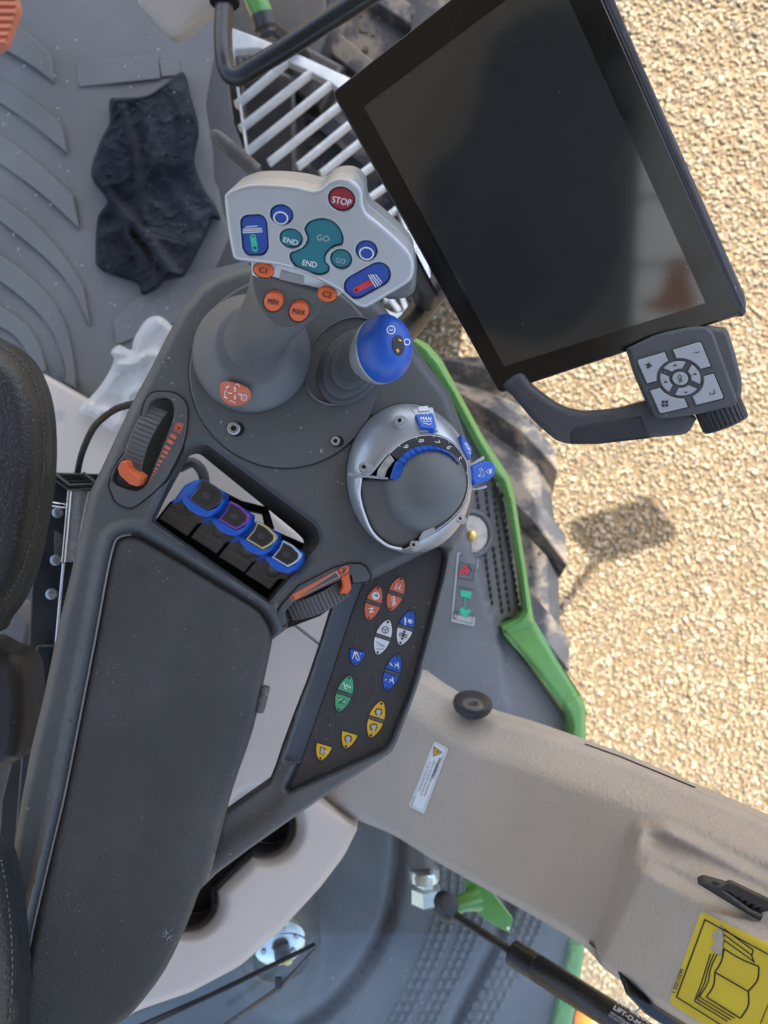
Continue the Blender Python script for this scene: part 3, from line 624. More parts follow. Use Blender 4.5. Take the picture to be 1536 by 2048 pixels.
# rear fender of the cab corner: grey panel, green edge, lamp, pictogram decal
fd = thing('rear_fender', 'dark grey fender panel with bright green painted edge beside the tyre', 'fender', P(1000, 1200, 1.08)); FD = 1.06
fpoly = rc([(700, 640), (815, 690), (880, 750), (965, 905), (992, 965), (1012, 1060), (1036, 1195), (1038, 1222), (1018, 1244), (1008, 1262), (1060, 1330), (1135, 1432), (1155, 1560), (900, 1560), (700, 1420)], [4, 10, 10, 10, 14, 14, 20, 10, 4, 6, 6, 6, 4, 4, 4])
cre = line_dist([(957, 1145), (1000, 1280), (1020, 1400), (1026, 1430)]); cre2 = poly_sdf([(880, 1060), (930, 1050), (957, 1145), (1000, 1280), (1026, 1430), (700, 1430), (700, 1200)])
def fendf(x, y, sd_=None):
    return FD+(x-950)*.00018*0-0.012*(1-sm(-3, 3, cre2(x, y)))+0.0002*(y-1200)*.1
mb = MB(); mb.sheet(fpoly, lambda x, y, s: fendf(x, y)+.006*(1-sm(0, 5, s)), 'fender_plastic', step=9, rings=(2, 5), skirt=.04, holes=[rc([(1004, 1246), (1012, 1237), (1036, 1237), (1044, 1243), (1022, 1252), (1006, 1262)], 3)])
fs = Surf(lambda x, y: fendf(x, y))
rows = [((1002, 992), (1038, 1216), 17), ((986, 978), (1018, 1218), 18), ((970, 975), (1004, 1221), 19), ((953, 985), (984, 1205), 17)]
for a, b, n in rows:
    for k in range(n):
        t = k/(n-1); x = a[0]+(b[0]-a[0])*t; y = a[1]+(b[1]-a[1])*t
        if (x-940)**2+(y-1070)**2 < 48**2 or cre2(np.array([x]), np.array([y]))[0] < 4: continue
        c = fs.hit(x, y); L = .0040; W = .0021
        mb.loft([[c+Vector((W*s_*math.cos(t_), L*s_*math.sin(t_), z_)) for t_ in np.linspace(0, 2*math.pi, 9)[:-1]] for s_, z_ in ((1.15, -.001), (.95, .0026), (.5, .0038))], 'dark_plastic')
mb.build('panel', fd, smooth=75)
rail = [(812, 672), (832, 676), (856, 688), (884, 720), (930, 806), (968, 876), (1020, 955), (1031, 1000), (1046, 1100), (1062, 1205), (1068, 1240), (1118, 1322), (1160, 1388), (1171, 1412), (1173, 1520), (1141, 1520), (1140, 1450), (1134, 1428), (1060, 1330), (1008, 1270), (1004, 1254), (1036, 1240), (1049, 1222), (1040, 1150), (1016, 1010), (1002, 966), (982, 948), (962, 906), (900, 790), (860, 730)]
rsd = poly_sdf([(1006, 1262), (1066, 1246), (1160, 1390), (1138, 1402), (1126, 1410)])
mb = MB(); mb.sheet(rc(rail, 5, 3), lambda x, y, s: 1.035-(.012*sm(0, 9, s))+.008*(1-sm(-4, 3, rsd(x, y))), 'green_paint', step=3.5, rings=(1.5, 3.5, 6), skirt=.03); mb.build('painted_edge', fd, smooth=80)
mb = MB(); lp = Pl(945, 1068, FD-.006); mb.slab(ell(945, 1068, 44, 50), lp, -.02, .004, 'fender_plastic', bev=.004, holes=[ell(945, 1068, 34, 40)]); mb.build('lamp_socket', fd)
mb = MB(); mb.slab(ell(943, 1069, 33, 39), lp, -.02, .001, 'lamp_white', bev=.003); mb.lathe(lp.hit(943, 1072, .001), (0, 0, 1), [(0, .008), (.003, .007), (.004, .004)], 'brass', 16); mb.build('lamp', fd)
mb = MB(); dp = Surf(lambda x, y: fendf(x, y)-.0008); qd = [(915, 1104), (958, 1111), (949, 1253), (902, 1243)]
mb.flat(rc(qd, 4), dp, 'label_grey', .0005)
mb.stroke(rc([(919, 1110), (953, 1116), (944, 1247), (907, 1238)], 2), 1.1, dp, 'black_print', .0009, True); mb.stroke([(913, 1173), (949, 1180)], 1.1, dp, 'black_print', .0009)
mb.stroke(rc([(919, 1126), (949, 1131), (946, 1161), (915, 1156)], 4), 1.2, dp, 'black_print', .0009, True)
mb.flat([(918, 1142), (929, 1136), (926, 1131), (933, 1131), (938, 1143), (934, 1150), (929, 1144), (918, 1149)], dp, 'red_print', .0009)
mb.stroke([(934, 1132), (941, 1136), (944, 1144)], 2.2, dp, 'black_print', .001); mb.stroke([(934, 1150), (937, 1147), (941, 1151)], 1.4, dp, 'black_print', .001)
mb.flat([(921, 1180), (943, 1184), (941, 1197), (921, 1193)], dp, 'mint_print', .0009); mb.flat([(919, 1217), (928, 1214), (930, 1220), (940, 1218), (941, 1226), (934, 1228), (939, 1236), (930, 1234), (926, 1229), (921, 1231)], dp, 'mint_print', .0009)
mb.stroke([(930, 1196), (930, 1216)], 2.0, dp, 'mint_print', .0009); mb.stroke([(908, 1222), (914, 1223), (912, 1237), (906, 1236)], 1.1, dp, 'black_print', .0009, True)
mb.build('warning_decal', fd)

# cream side console under the armrest, with the cup recess
def lobes(x, y, r1, r2, k):
    a = np.hypot(x-528, y-1652)-r1; b = np.hypot(x-375, y-1800)-r2; c = line_dist([(528, 1652), (375, 1800)])(x, y)-(r1-36)
    h = np.clip(.5+.5*(b-a)/k, 0, 1); m = b*(1-h)+a*h-k*h*(1-h); return np.minimum(m, c)
ctp = rc([(300, 880), (420, 870), (560, 1030), (720, 1160), (790, 1290), (745, 1400), (668, 1520), (634, 1596), (684, 1630), (718, 1652), (688, 1712), (640, 1775), (560, 1862), (480, 1932), (380, 1985), (272, 2022), (245, 2040), (170, 1900), (150, 1600), (200, 1300)], 12)
def cream(x, y, s=None):
    x = np.asarray(x, float); y = np.asarray(y, float)
    d = .90+0*x+.034*sm(34, 3, lobes(x, y, 56, 54, 30))+.0*(y)
    d = d+.035*sm(6, 26, line_dist([(560, 1180), (560, 1180)])(x, y)*0)
    return d
xs = np.linspace(0, 2*math.pi, 90)[:-1]
def lobe_outline(r1, r2, k):
    out = []; c = (452, 1726)
    gx, gy = np.meshgrid(np.arange(250, 680, 2.0), np.arange(1540, 1920, 2.0)); v = lobes(gx, gy, r1, r2, k)
    for sgn in (0,):
        # walk along the axis between the two circle centres and find the edge to either side
        ax = Vector((528-375, 1652-1800)); L = ax.length; ax.normalize(); nn = Vector((-ax.y, ax.x)); up = []; dn = []
        for t in np.linspace(-r2+.5, L+r1-.5, 46):
            for side, lst in ((1, up), (-1, dn)):
                q = Vector((375, 1800))+ax*t; s = np.arange(0, 110, .5); xx = q.x+nn.x*s*side; yy = q.y+nn.y*s*side; vv = lobes(xx, yy, r1, r2, k)
                i = np.argmax(vv > 0) if (vv > 0).any() else 0; lst.append((q.x+nn.x*s[i]*side, q.y+nn.y*s[i]*side))
        out = up+dn[::-1]
    return out
lo = lobe_outline(56, 54, 30)
mb = MB(); mb.sheet(ctp, lambda x, y, s: cream(x, y)+.012*(1-sm(0, 9, s)), 'cream_trim', step=9, rings=(3, 6), skirt=.06, holes=[lo], extra=[q for r_ in (0, 4, 8, 13, 18, 23, 28, 32, 36) for q in lobe_outline(56+r_, 54+r_, 30+r_*.4)])
mb.tube(cr([P(575, 1238, .885), P(600, 1258, .885), P(632, 1283, .887), P(690, 1330, .89)], 5, False), .0018, 'handle_grey', 8)
mb.tube(cr([P(360, 935, .88), P(385, 925, .87), P(405, 945, .88), P(410, 975, .89)], 5, False), .006, 'dark_plastic', 10)
sc_ = mb.build('side_console', smooth=80, loc=P(500, 1500, .92)); tag(sc_, 'cream plastic side console with twin cup recess below the armrest', 'side console')
mb = MB(); mb.sheet(lo, lambda x, y, s: .929-.003*sm(3, 0, s)+.05*sm(4, 9, s), 'dark_plastic', step=8, rings=(2, 5, 9), skirt=.03); o = mb.build('cup_holder', sc_)

# beige rear pillar with its stickers, knob and grab handle
pil = cr([(858, 1352), (905, 1385), (985, 1428), (1080, 1458), (1170, 1490), (1280, 1530), (1380, 1574), (1470, 1612), (1580, 1660)], 5, False)+[(1640, 1700), (1640, 2140), (1480, 2110)]+cr([(1400, 2064), (1300, 2002), (1212, 1940), (1190, 1916), (1150, 1880), (1010, 1800), (870, 1722), (790, 1672), (715, 1640), (660, 1612), (630, 1590)], 5, False)+[(610, 1570), (650, 1470), (720, 1380), (790, 1330)]
raised = poly_sdf(rc([(1268, 1722), (1300, 1722), (1420, 1790), (1700, 1960), (1700, 2300), (1300, 2100), (1168, 1935)], [14, 30, 10, 4, 4, 4, 8]))
inner = poly_sdf(rc([(1268, 1640), (1330, 1640), (1700, 1830), (1700, 2300), (1160, 2100), (1178, 1925), (1200, 1860)], [20, 20, 4, 4, 4, 8, 4]))
top_l = line_dist(cr([(858, 1352), (905, 1385), (985, 1428), (1080, 1458), (1170, 1490), (1280, 1530), (1380, 1574), (1470, 1612), (1580, 1660)], 4, False))
def pilf(x, y, s=None):
    x = np.asarray(x, float); y = np.asarray(y, float)
    t = ((x-760)*.92+(y-1520)*.39)/900; d = .893-.353*np.clip(t, -.2, 1.3)
    tl = top_l(x, y); d = d+.045*(1-sm(0, 95, tl))*np.clip(.55+.5*t, .4, 1)
    bot = -((x-760)*.39-(y-1610)*.92)
    d = d+.030*np.clip(bot/330, -.3, 1.1)*0
    d = d-.026*sm(8, -26, inner(x, y))
    d = d+.020*np.exp(-((line_dist([(1285, 1668), (1420, 1722), (1600, 1805)])(x, y))/26)**2)*sm(1250, 1330, x)
    d = d-.020*sm(6, -30, raised(x, y))
    return d
mb = MB(); mb.sheet(pil, lambda x, y, s: pilf(x, y)+.020*(1-sm(0, 22, s))**2, 'beige_trim', step=5.5, rings=(2, 5, 10), skirt=.03)
pr = mb.build('cab_pillar', smooth=80, loc=P(1100, 1650, .8)); tag(pr, 'beige textured plastic cab pillar running to the lower right corner', 'pillar')
ps = Surf(lambda x, y: pilf(x, y))
mb = MB(); mb.tube([P(1170, 1488, .70), P(1240, 1513, .67), P(1310, 1542, .64), P(1390, 1575, .61)], .0007, 'seam_black', 8); mb.build('edge_seal', pr)
mb = MB(); mb.sheet(rc([(869, 1482), (897, 1497), (848, 1628), (818, 1612)], 5), lambda x, y, s: pilf(x, y)-.0009, 'white_plastic', step=8, rings=(2,))
mb.stroke(rc([(871, 1486), (893, 1498), (846, 1623), (822, 1610)], 4), 1.0, ps, 'grey_print', .0013, True)
mb.flat([(868, 1494), (884, 1505), (867, 1512)], ps, 'yellow_print', .0013); mb.stroke([(868, 1494), (884, 1505), (867, 1512)], 1.4, ps, 'black_print', .0016, True); mb.stroke([(870, 1503), (877, 1504)], 1.8, ps, 'black_print', .0018)
ex = (-.36, .93)
mb.text('WARNING!', 872.5, 1536, 8.5, ps, 'black_print', ex, .0013, .012)
for k, tx in enumerate(('Read the operator manual first', 'before moving the seat, armrest', 'or any of the controls here')): mb.text(tx, 862-k*6.4, 1559-k*2.6, 6.0, ps, 'black_print', ex, .0013, sx=.95)
mb.text('75.000.002', 826, 1602, 5, ps, 'black_print', ex, .0013)
o = mb.build('warning_sticker', pr)
mb = MB(); yl = [(1404, 1825), (1640, 1935), (1640, 2190), (1540, 2130), (1338, 2004)]
mb.sheet(rc([(1402, 1822), (1640, 1936), (1640, 2190), (1337, 2006)], [10, 2, 2, 12]), lambda x, y, s: pilf(x, y)-.0009, 'label_yellow', step=9, rings=(2,))
zc = lambda pts: Z(1100, 1500, 3.523, pts)
K = 'black_print'
mb.stroke(zc([(1536, 1440), (1090, 1195), (890, 1740), (1290, 1990)]), 2.6, ps, K, .0014)
mb.stroke(zc([(1225, 1260), (1430, 1410), (1420, 1450), (1440, 1500)]), 2.6, ps, K, .0014); mb.stroke(zc([(1225, 1300), (1420, 1445)]), 2.4, ps, K, .0014); mb.stroke(zc([(1225, 1340), (1435, 1490)]), 2.4, ps, K, .0014)
mb.stroke(cr(zc([(1225, 1400), (1340, 1470), (1470, 1525)]), 5, False), 2.8, ps, K, .0014); mb.stroke(cr(zc([(1470, 1525), (1460, 1620), (1395, 1700)]), 6, False), 2.8, ps, K, .0014)
mb.stroke(zc([(1395, 1700), (1160, 1565)]), 2.8, ps, K, .0014); mb.stroke(cr(zc([(1225, 1400), (1205, 1490), (1160, 1565)]), 6, False), 2.8, ps, K, .0014)
mb.stroke(cr(zc([(1160, 1565), (1150, 1660), (1100, 1740)]), 6, False), 2.8, ps, K, .0014); mb.stroke(cr(zc([(1395, 1700), (1395, 1800), (1340, 1890)]), 6, False), 2.8, ps, K, .0014); mb.stroke(zc([(1100, 1740), (1340, 1890)]), 2.8, ps, K, .0014)
for off in (0, 28, 56): mb.stroke(cr(zc([(1180-off*.9, 1430+off*.1), (1130-off*.6, 1540), (1110-off*.8, 1640), (1050-off*.6, 1740+off*.5)]), 5, False), 2.2, ps, K, .0014)
for off in (0, 28, 56): mb.stroke(zc([(1050-off*.6, 1740+off*.5), (1300-off*.9, 1890+off*.4)]), 2.4, ps, K, .0014)
mb.stroke(zc([(1536, 1790), (1480, 1930)]), 1.6, ps, K, .0014)
mb.text('562311D2 1', 1355, 1962, 10.5, ps, K, (-.34, .94), .0014, .012)
tear = zc([(1205, 1215), (1222, 1330), (1210, 1440), (1180, 1440), (1130, 1390), (1165, 1350), (1140, 1300), (1180, 1270)]); mb.sheet(tear, lambda x, y, s: pilf(x, y)-.0021, 'beige_trim', step=9, rings=())
o = mb.build('manual_sticker', pr); o['label'] = 'torn yellow sticker with an open book drawing'
kn = Pl(945, 1405, .855, (0.05, 0.95, .30)); mb = MB()
mb.lathe(kn.hit(945, 1410, -.004), kn.n, [(-.010, .014), (-.004, .0205), (.001, .0222), (.006, .021), (.009, .0165), (.0100, .012)], 'dark_plastic', 32); mb.lathe(kn.hit(945, 1410, .0060), kn.n, [(0, .012), (.002, .011), (.002, .006), (.0, .005)], 'handle_grey', 24)
o = mb.build('screw_knob', loc=P(945, 1410, .86)); tag(o, 'round black rubber knob on the upper end of the beige pillar', 'knob')
hd = float(pilf(np.array([1480.]), np.array([1815.]))[0]); hp = Pl(1480, 1815, hd-.014, (-.35, .05, .93)); mb = MB()
mb.slab(rc([(1393, 1768), (1408, 1762), (1450, 1774), (1640, 1868), (1640, 1915), (1560, 1870)], [5, 5, 8, 2, 2, 4]), hp, -.012, 0, 'dark_plastic', bev=.002, holes=[rc([(1446, 1778), (1462, 1772), (1640, 1858), (1640, 1884), (1500, 1818)], 4)])
mb.slab(rc([(1446, 1778), (1462, 1772), (1640, 1858), (1640, 1884), (1500, 1818)], 4), hp, -.012, -.010, 'seam_black'); mb.flat(ell(1431, 1767, 8, 3, 15), hp, 'seam_black', .0004)
for k in range(9): mb.tube(cr([hp.hit(1466+k*13, 1796+k*7, -.008), hp.hit(1474+k*13, 1788+k*7, -.002), hp.hit(1488+k*13, 1789+k*7, -.008)], 4, False), .0022, 'dark_plastic', 8)
o = mb.build('coat_hook_strip', loc=P(1480, 1810, .6)); tag(o, 'black slotted strip on the pillar above the yellow book sticker', 'bracket')
mb = MB(); h2 = Pl(1300, 2020, float(pilf(np.array([1290.]), np.array([2000.]))[0])+.012, (0, -.2, 1)); mb.slab(rc([(1252, 1990), (1258, 1984), (1322, 2022), (1420, 2090), (1400, 2100), (1290, 2030)], 4), h2, -.03, 0, 'gloss_black', bev=.002)
o = mb.build('window_latch', loc=P(1320, 2030, .7)); tag(o, 'black flat latch bar below the pillar next to the gas strut', 'latch')

# rear corner: window, inner mudguard, gas strut, hydraulics, wiper, lamp
mgp = rc([(360, 1560), (900, 1560), (1175, 1700), (1175, 1860), (1150, 1945), (1120, 2060), (1110, 2200), (60, 2200), (60, 1900)], 6)
arc0 = line_dist(cr([(802, 1640), (798, 1740), (770, 1860), (690, 1985), (600, 2060)], 5, False)); MD = 1.18
archs = [cr([(985, 1700), (972, 1800), (930, 1930), (860, 2060)], 5, False), cr([(1075, 1790), (1050, 1880), (1005, 1980), (960, 2060)], 5, False), cr([(890, 1690), (880, 1800), (830, 1930), (760, 2060)], 5, False)]
ads = [line_dist(a) for a in archs]; agw = line_dist(cr([(1030, 1760), (1005, 1870), (945, 1990), (900, 2080)], 5, False))
def mgf(x, y, s=None):
    d = MD+.03*np.sin((x-500)*.004)*0+.05*sm(200, 0, arc0(x, y))*0
    d = d+.040*np.exp(-(arc0(x, y)/12)**2)+.04*sm(900, 500, x)*sm(1640, 2050, y)
    d = d+.045*np.exp(-(agw(x, y)/10)**2)
    d = d-.05*np.exp(-(((x-560)/70)**2+((y-1920)/90)**2)**2)
    return d
mb = MB(); mb.sheet(mgp, lambda x, y, s: mgf(x, y)+.01*(1-sm(0, 6, s)), 'mudguard_plastic', step=11, rings=(3,), skirt=.05)
ms = Surf(lambda x, y: mgf(x, y))
for r, (off) in enumerate((0, 17, 34, 60, 77, 94, 140, 157, 174, 191, 208)):
    base = cr([(888+off*1.0, 1700+off*.25), (880+off*1.02, 1800+off*.1), (838+off*1.0, 1925), (770+off*.98, 2060)], 14, False)
    L = 0
    for i in range(0, len(base)-1):
        a = Vector(base[i]); b = Vector(base[i+1])
        if i % 2: continue
        c = ms.hit(*a); t = (ms.hit(*b)-c).normalized(); t.z = 0; nn = Vector((-t.y, t.x, 0))
        mb.loft([[c+t*(.0072*s_*math.cos(q))+nn*(.0042*s_*math.sin(q))+Vector((0, 0, z_)) for q in np.linspace(0, 2*math.pi, 9)[:-1]] for s_, z_ in ((1.15, -.001), (.9, .0042), (.4, .006))], 'mudguard_plastic')
mg = mb.build('inner_mudguard', smooth=60, loc=P(800, 1900, MD)); tag(mg, 'blue grey moulded mudguard with rows of bumps behind the rear window', 'mudguard')
mb = MB(); mb.sheet([(1142, 1890), (1172, 1880), (1160, 1960), (1138, 2080), (1100, 2080), (1128, 1960)], lambda x, y, s: MD-.02+x*0+.006*(1-sm(0, 5, s)), 'green_paint', step=8, rings=(2,), skirt=.02); mb.build('painted_edge', mg)
cp = Pl(560, 1890, 1.10, (0.25, -.25, .93)); th = thing('round_connector', 'silver faced round connector in a dark housing behind the wiper', 'connector', P(560, 1900, 1.14)); mb = MB()
mb.lathe(cp.hit(560, 1888, -.03), cp.n, [(-.05, .066), (.01, .060), (.022, .050), (.027, .042), (.022, .038)], 'mudguard_plastic', 40); mb.build('housing', th)
mb = MB(); mb.lathe(cp.hit(560, 1888, -.006), cp.n, [(-.01, .037), (0, .0375), (.002, .035), (.002, .012), (-.002, .011)], 'hydraulic_zinc', 36); mb.lathe(cp.hit(564, 1900, -.002), cp.n, [(0, .012), (.012, .012), (.014, .009)], 'black_steel', 20); mb.lathe(cp.hit(575, 1915, .004), cp.n, [(0, .006), (.008, .006), (.009, .003)], 'brass', 14)
mb.box(cp.hit(545, 1862, .002), (.022, .010, .008), 'hydraulic_zinc'); mb.build('face_plate', th)
for i in range(6):
    mb = MB(); a = i*1.05+.3; q = cp.hit(560, 1888, -.003)+cp.u*math.cos(a)*.025+cp.v*math.sin(a)*.025; mb.lathe(q, cp.n, [(0, .004), (.002, .0035)], 'screw_steel', 10); mb.build('bolt', th)
mb = MB(); q = P(848, 1700, 1.09); mb.tube([P(842, 1690, 1.1), P(846, 1735, 1.09)], .019, 'mudguard_plastic', 20); mb.lathe(P(848, 1738, 1.085), (0, -1, 0), [(0, .020), (.003, .022), (.014, .022), (.016, .02)], 'hydraulic_zinc', 24); mb.box(P(868, 1745, 1.075), (.012, .012, .012), 'hydraulic_zinc')
mb.lathe(P(851, 1760, 1.085), (0.05, -1, 0), [(0, .012), (.008, .013), (.010, .021), (.030, .022), (.034, .017), (.036, .010)], 'hydraulic_zinc', 6)
for k in range(9): mb.box(P(833+k*4, 1744, 1.066), (.0008, .010, .0008), 'black_steel')
o = mb.build('hose_fitting', loc=P(850, 1760, 1.1)); tag(o, 'zinc plated hose fitting with clamp under the pillar edge', 'hose fitting')
bp_ = Pl(970, 1800, .93); mb = MB(); mb.slab(rc([(930, 1752), (985, 1785), (1026, 1838), (1020, 1868), (968, 1838), (930, 1800)], 4), bp_, -.006, 0, 'green_paint', bev=.001)
mb.tube([bp_.hit(955, 1798, .004), bp_.hit(925, 1806, .012), bp_.hit(905, 1816, .016)], [.014, .010, .009], 'green_paint', 16); mb.lathe(bp_.hit(1016, 1856, .0), (0, 0, 1), [(0, .002), (.001, .002)], 'white_print', 10)
o = mb.build('strut_bracket', loc=P(970, 1810, .94)); tag(o, 'green painted steel bracket holding the gas strut end', 'bracket')
gs = thing('gas_strut', 'black gas strut crossing under the beige pillar with white lettering', 'gas strut', P(1080, 1940, .85))
A = P(888, 1816, .90); B = P(1030, 1908, .86); C = P(1330, 2098, .76)
mb = MB(); mb.lathe(A+(B-A).normalized()*-.008, (B-A), [(-.002, .004), (0, .0125), (.016, .0135), (.022, .0115), (.024, .005)], 'dark_plastic', 12); mb.lathe(P(894, 1806, .888), (0.3, .3, .9), [(-.012, .012), (.006, .012), (.008, .008)], 'dark_plastic', 18); mb.build('ball_socket', gs)
mb = MB(); mb.tube([A, B], .0049, 'gloss_black', 18); mb.build('rod', gs)
dr = (C-B).normalized(); mb = MB(); mb.lathe(B-dr*.006, dr, [(0, .004), (.001, .0125), (.003, .0142), (.030, .0142), (.0305, .0136), (.0320, .0136), (.0325, .0140), (.30, .0140)], 'gloss_black', 32)
class Cyl:
    def __init__(s, a, d, r): s.a = a; s.d = d; s.r = r
    def hit(s, px, py, h=0.0):
        rr = (P(px, py, 1.0)-CAM).normalized(); o_ = CAM-s.a; o1 = o_-s.d*o_.dot(s.d); r1 = rr-s.d*rr.dot(s.d); R = s.r+h
        a_ = r1.dot(r1); b_ = 2*o1.dot(r1); c_ = o1.dot(o1)-R*R; D = max(b_*b_-4*a_*c_, 0); return CAM+rr*((-b_-math.sqrt(D))/(2*a_))
cy = Cyl(B, dr, .0140)
mb.text('STABILUS', 1268, 2023, 15, cy, 'grey_print', (.83, .55), .0004, .0, sx=1.25); mb.text('LIFT-O-MAT', 1262, 2037, 13.5, cy, 'grey_print', (.83, .55), .0004, .02, sx=1.15); mb.text('HIGH PRESSURE', 1240, 2037, 6.5, cy, 'grey_print', (.83, .55), .0004); mb.text('DO NOT OPEN', 1236, 2042, 6.5, cy, 'grey_print', (.83, .55), .0004)
mb.build('cylinder', gs)
wi = thing('rear_wiper', 'thin black wiper blade lying across the rear window glass', 'wiper', P(480, 1960, .96)); mb = MB()
mb.tube([P(225, 2075, .955), P(420, 1990, .955), P(630, 1888, .955)], .0026, 'black_steel', 8); mb.tube([P(300, 2050, .948), P(460, 1975, .945), P(615, 1898, .948)], .0018, 'dark_plastic', 8); mb.build('blade', wi)
mb = MB(); mb.tube([P(440, 2060, .95), P(560, 1975, .95), P(630, 1898, .95)], [.004, .003, .0018], 'handle_grey', 8); mb.box(P(557, 1965, .948), (.008, .012, .004), 'dark_plastic'); mb.build('arm', wi)
mb = MB(); mb.sheet([(700, 1655), (735, 1640), (880, 1722), (1190, 1905), (1290, 2010), (1180, 2110), (150, 2110), (255, 2035), (380, 1985), (480, 1932), (560, 1862), (640, 1775), (688, 1712)], lambda x, y, s: .975+x*0, 'window_glass', step=60, rings=(), skirt=.004)
o = mb.build('rear_window', loc=P(700, 1900, .975)); tag(o, 'dusty rear side window pane below the beige pillar', 'window')
tl = thing('turn_lamp', 'orange indicator lamp just visible at the bottom edge', 'lamp', P(1185, 2050, 1.3)); mb = MB(); mb.lathe(P(1185, 2045, 1.3), (0, .3, 1), [(-.04, .045), (0, .044), (.006, .040)], 'black_steel', 24); mb.build('housing', tl)
mb = MB(); mb.lathe(P(1190, 2050, 1.29), (0, .3, 1), [(0, .036), (.012, .034), (.022, .024), (.026, .008)], 'lamp_orange', 24); mb.build('lens', tl)

# seat and its black frame
seat = thing('driver_seat', 'black leather driver seat with stitched cushion, left of the armrest', 'seat', P(20, 1300, 1.05))
def leather(name, out, dc, bul, stitch):
    lt = seat; mb = MB(); sdp = poly_sdf(out)
    f = lambda x, y, s=None: dc-bul*np.sqrt(np.clip(1-(1-np.clip(-sdp(x, y)/70, 0, 1))**2, 0, 1))+.0025*np.exp(-((sdp(x, y)+17)/2.5)**2)
    mb.sheet(out, f, 'leather_black', step=6, rings=(1.5, 4), skirt=.012); lt = mb.build(name, lt)
    mb = MB(); sf = Surf(f)
    for pts in stitch:
        L = [Vector(q) for q in cr(pts, 12, False)]; acc = 0
        for i in range(0, len(L)-1):
            if i % 2 == 0: mb.tube([sf.hit(*L[i], .0006), sf.hit(*((L[i]+L[i+1])/2), .0010), sf.hit(*L[i+1], .0006)], .0005, 'thread_grey', 6)
    if stitch: mb.build('stitching', lt)
s1 = cr([(-200, 640), (-60, 650), (0, 676), (30, 692), (62, 722), (86, 770), (99, 825), (103, 890), (100, 960), (86, 1050), (66, 1140), (40, 1200), (14, 1236), (-20, 1270), (-200, 1300)], 4, False)
leather('cushion', s1, .70, .055, [[(0, 690), (40, 720), (70, 768), (85, 830), (88, 900), (83, 970), (70, 1040)], [(88, 930), (78, 1010), (60, 1090), (38, 1150), (8, 1200)], [(70, 1040), (58, 1100), (36, 1160), (5, 1210)]])
s2 = cr([(-200, 1670), (-30, 1680), (8, 1700), (22, 1740), (34, 1810), (42, 1880), (46, 1960), (40, 2060), (30, 2160), (-200, 2180)], 4, False)
leather('side_bolster', s2, .55, .045, [[(2, 1720), (14, 1790), (22, 1870), (24, 1960), (16, 2060)]])
mb = MB(); k3 = Pl(10, 1420, .70); mb.slab(cr([(-60, 1300), (0, 1304), (30, 1318), (44, 1350), (46, 1420), (40, 1500), (20, 1530), (-60, 1540)], 5), k3, -.04, .004, 'dark_plastic', bev=.012, nb=5)
mb.build('control_knob', seat)
sf_ = seat; mb = MB(); k4 = Pl(110, 1300, .80)
mb.slab(rc([(88, 955), (190, 952), (240, 970), (150, 1300), (90, 1560), (40, 1760), (-20, 1900), (0, 1600), (50, 1400), (60, 1180)], 6), k4, -.10, 0, 'black_steel', bev=.003)
mb.slab(rc([(92, 944), (270, 950), (268, 966), (92, 962)], 3), k4, -.02, .02, 'black_steel', bev=.002); mb.tube([P(100, 945, .77), P(140, 975, .77), P(250, 968, .77)], .004, 'black_steel'); mb.tube([P(165, 948, .77), P(190, 968, .77)], .003, 'black_steel')
mb.slab(rc([(50, 1390), (72, 1290), (110, 1290), (60, 1700), (20, 1780)], 5), k4, 0, .012, 'black_steel', bev=.003)
for x, y in ((117, 1025), (113, 1120), (104, 1188)): mb.lathe(P(x, y, .798), (0, 0, 1), [(0, .006), (.003, .0055), (.004, .003)], 'screw_steel', 14)
mb.slab(rc([(108, 1060), (124, 1070), (122, 1108), (108, 1112)], 3), k4, 0, .002, 'handle_grey', bev=.001)
mb.build('side_plate', sf_); mb = MB(); mb.tube([P(140, 978, .775), P(133, 1060, .775), P(127, 1124, .775)], .0022, 'chrome', 10); mb.slab([(142, 980), (178, 982), (165, 1040), (150, 1124), (128, 1124)], Pl(150, 1050, .785), -.02, 0, 'screw_steel', bev=.001)
mb.tube([P(93, 1006, .78), P(131, 1012, .78)], .0028, 'chrome', 10); mb.tube([P(127, 1126, .785), P(120, 1200, .785), P(112, 1290, .785)], .0012, 'chrome', 8); mb.build('metal_edge', sf_)
mb = MB(); mb.slab(rc([(-40, 1200), (30, 1210), (60, 1250), (40, 1330), (-40, 1330)], 10), Pl(0, 1260, 1.0), -.05, 0, 'floor_rubber', bev=.005); mb.build('base_plate', seat); mb = MB(); mb.slab(rc([(-40, 1530), (20, 1520), (45, 1500), (46, 1600), (30, 1640), (-40, 1640)], 6), Pl(0, 1580, .9), -.05, 0, 'handle_grey', bev=.006)
mb.build('lower_cover', seat)
mb = MB(); mb.tube(cr([P(275, 806, .68), P(250, 812, .70), P(225, 822, .72), P(190, 852, .75), P(168, 895, .77), P(158, 930, .785), P(153, 962, .79)], 6, False), .0033, 'dark_plastic', 10)
o = mb.build('cable', loc=P(153, 962, .79)); tag(o, 'thin black cable looping from the seat frame to the armrest', 'cable')
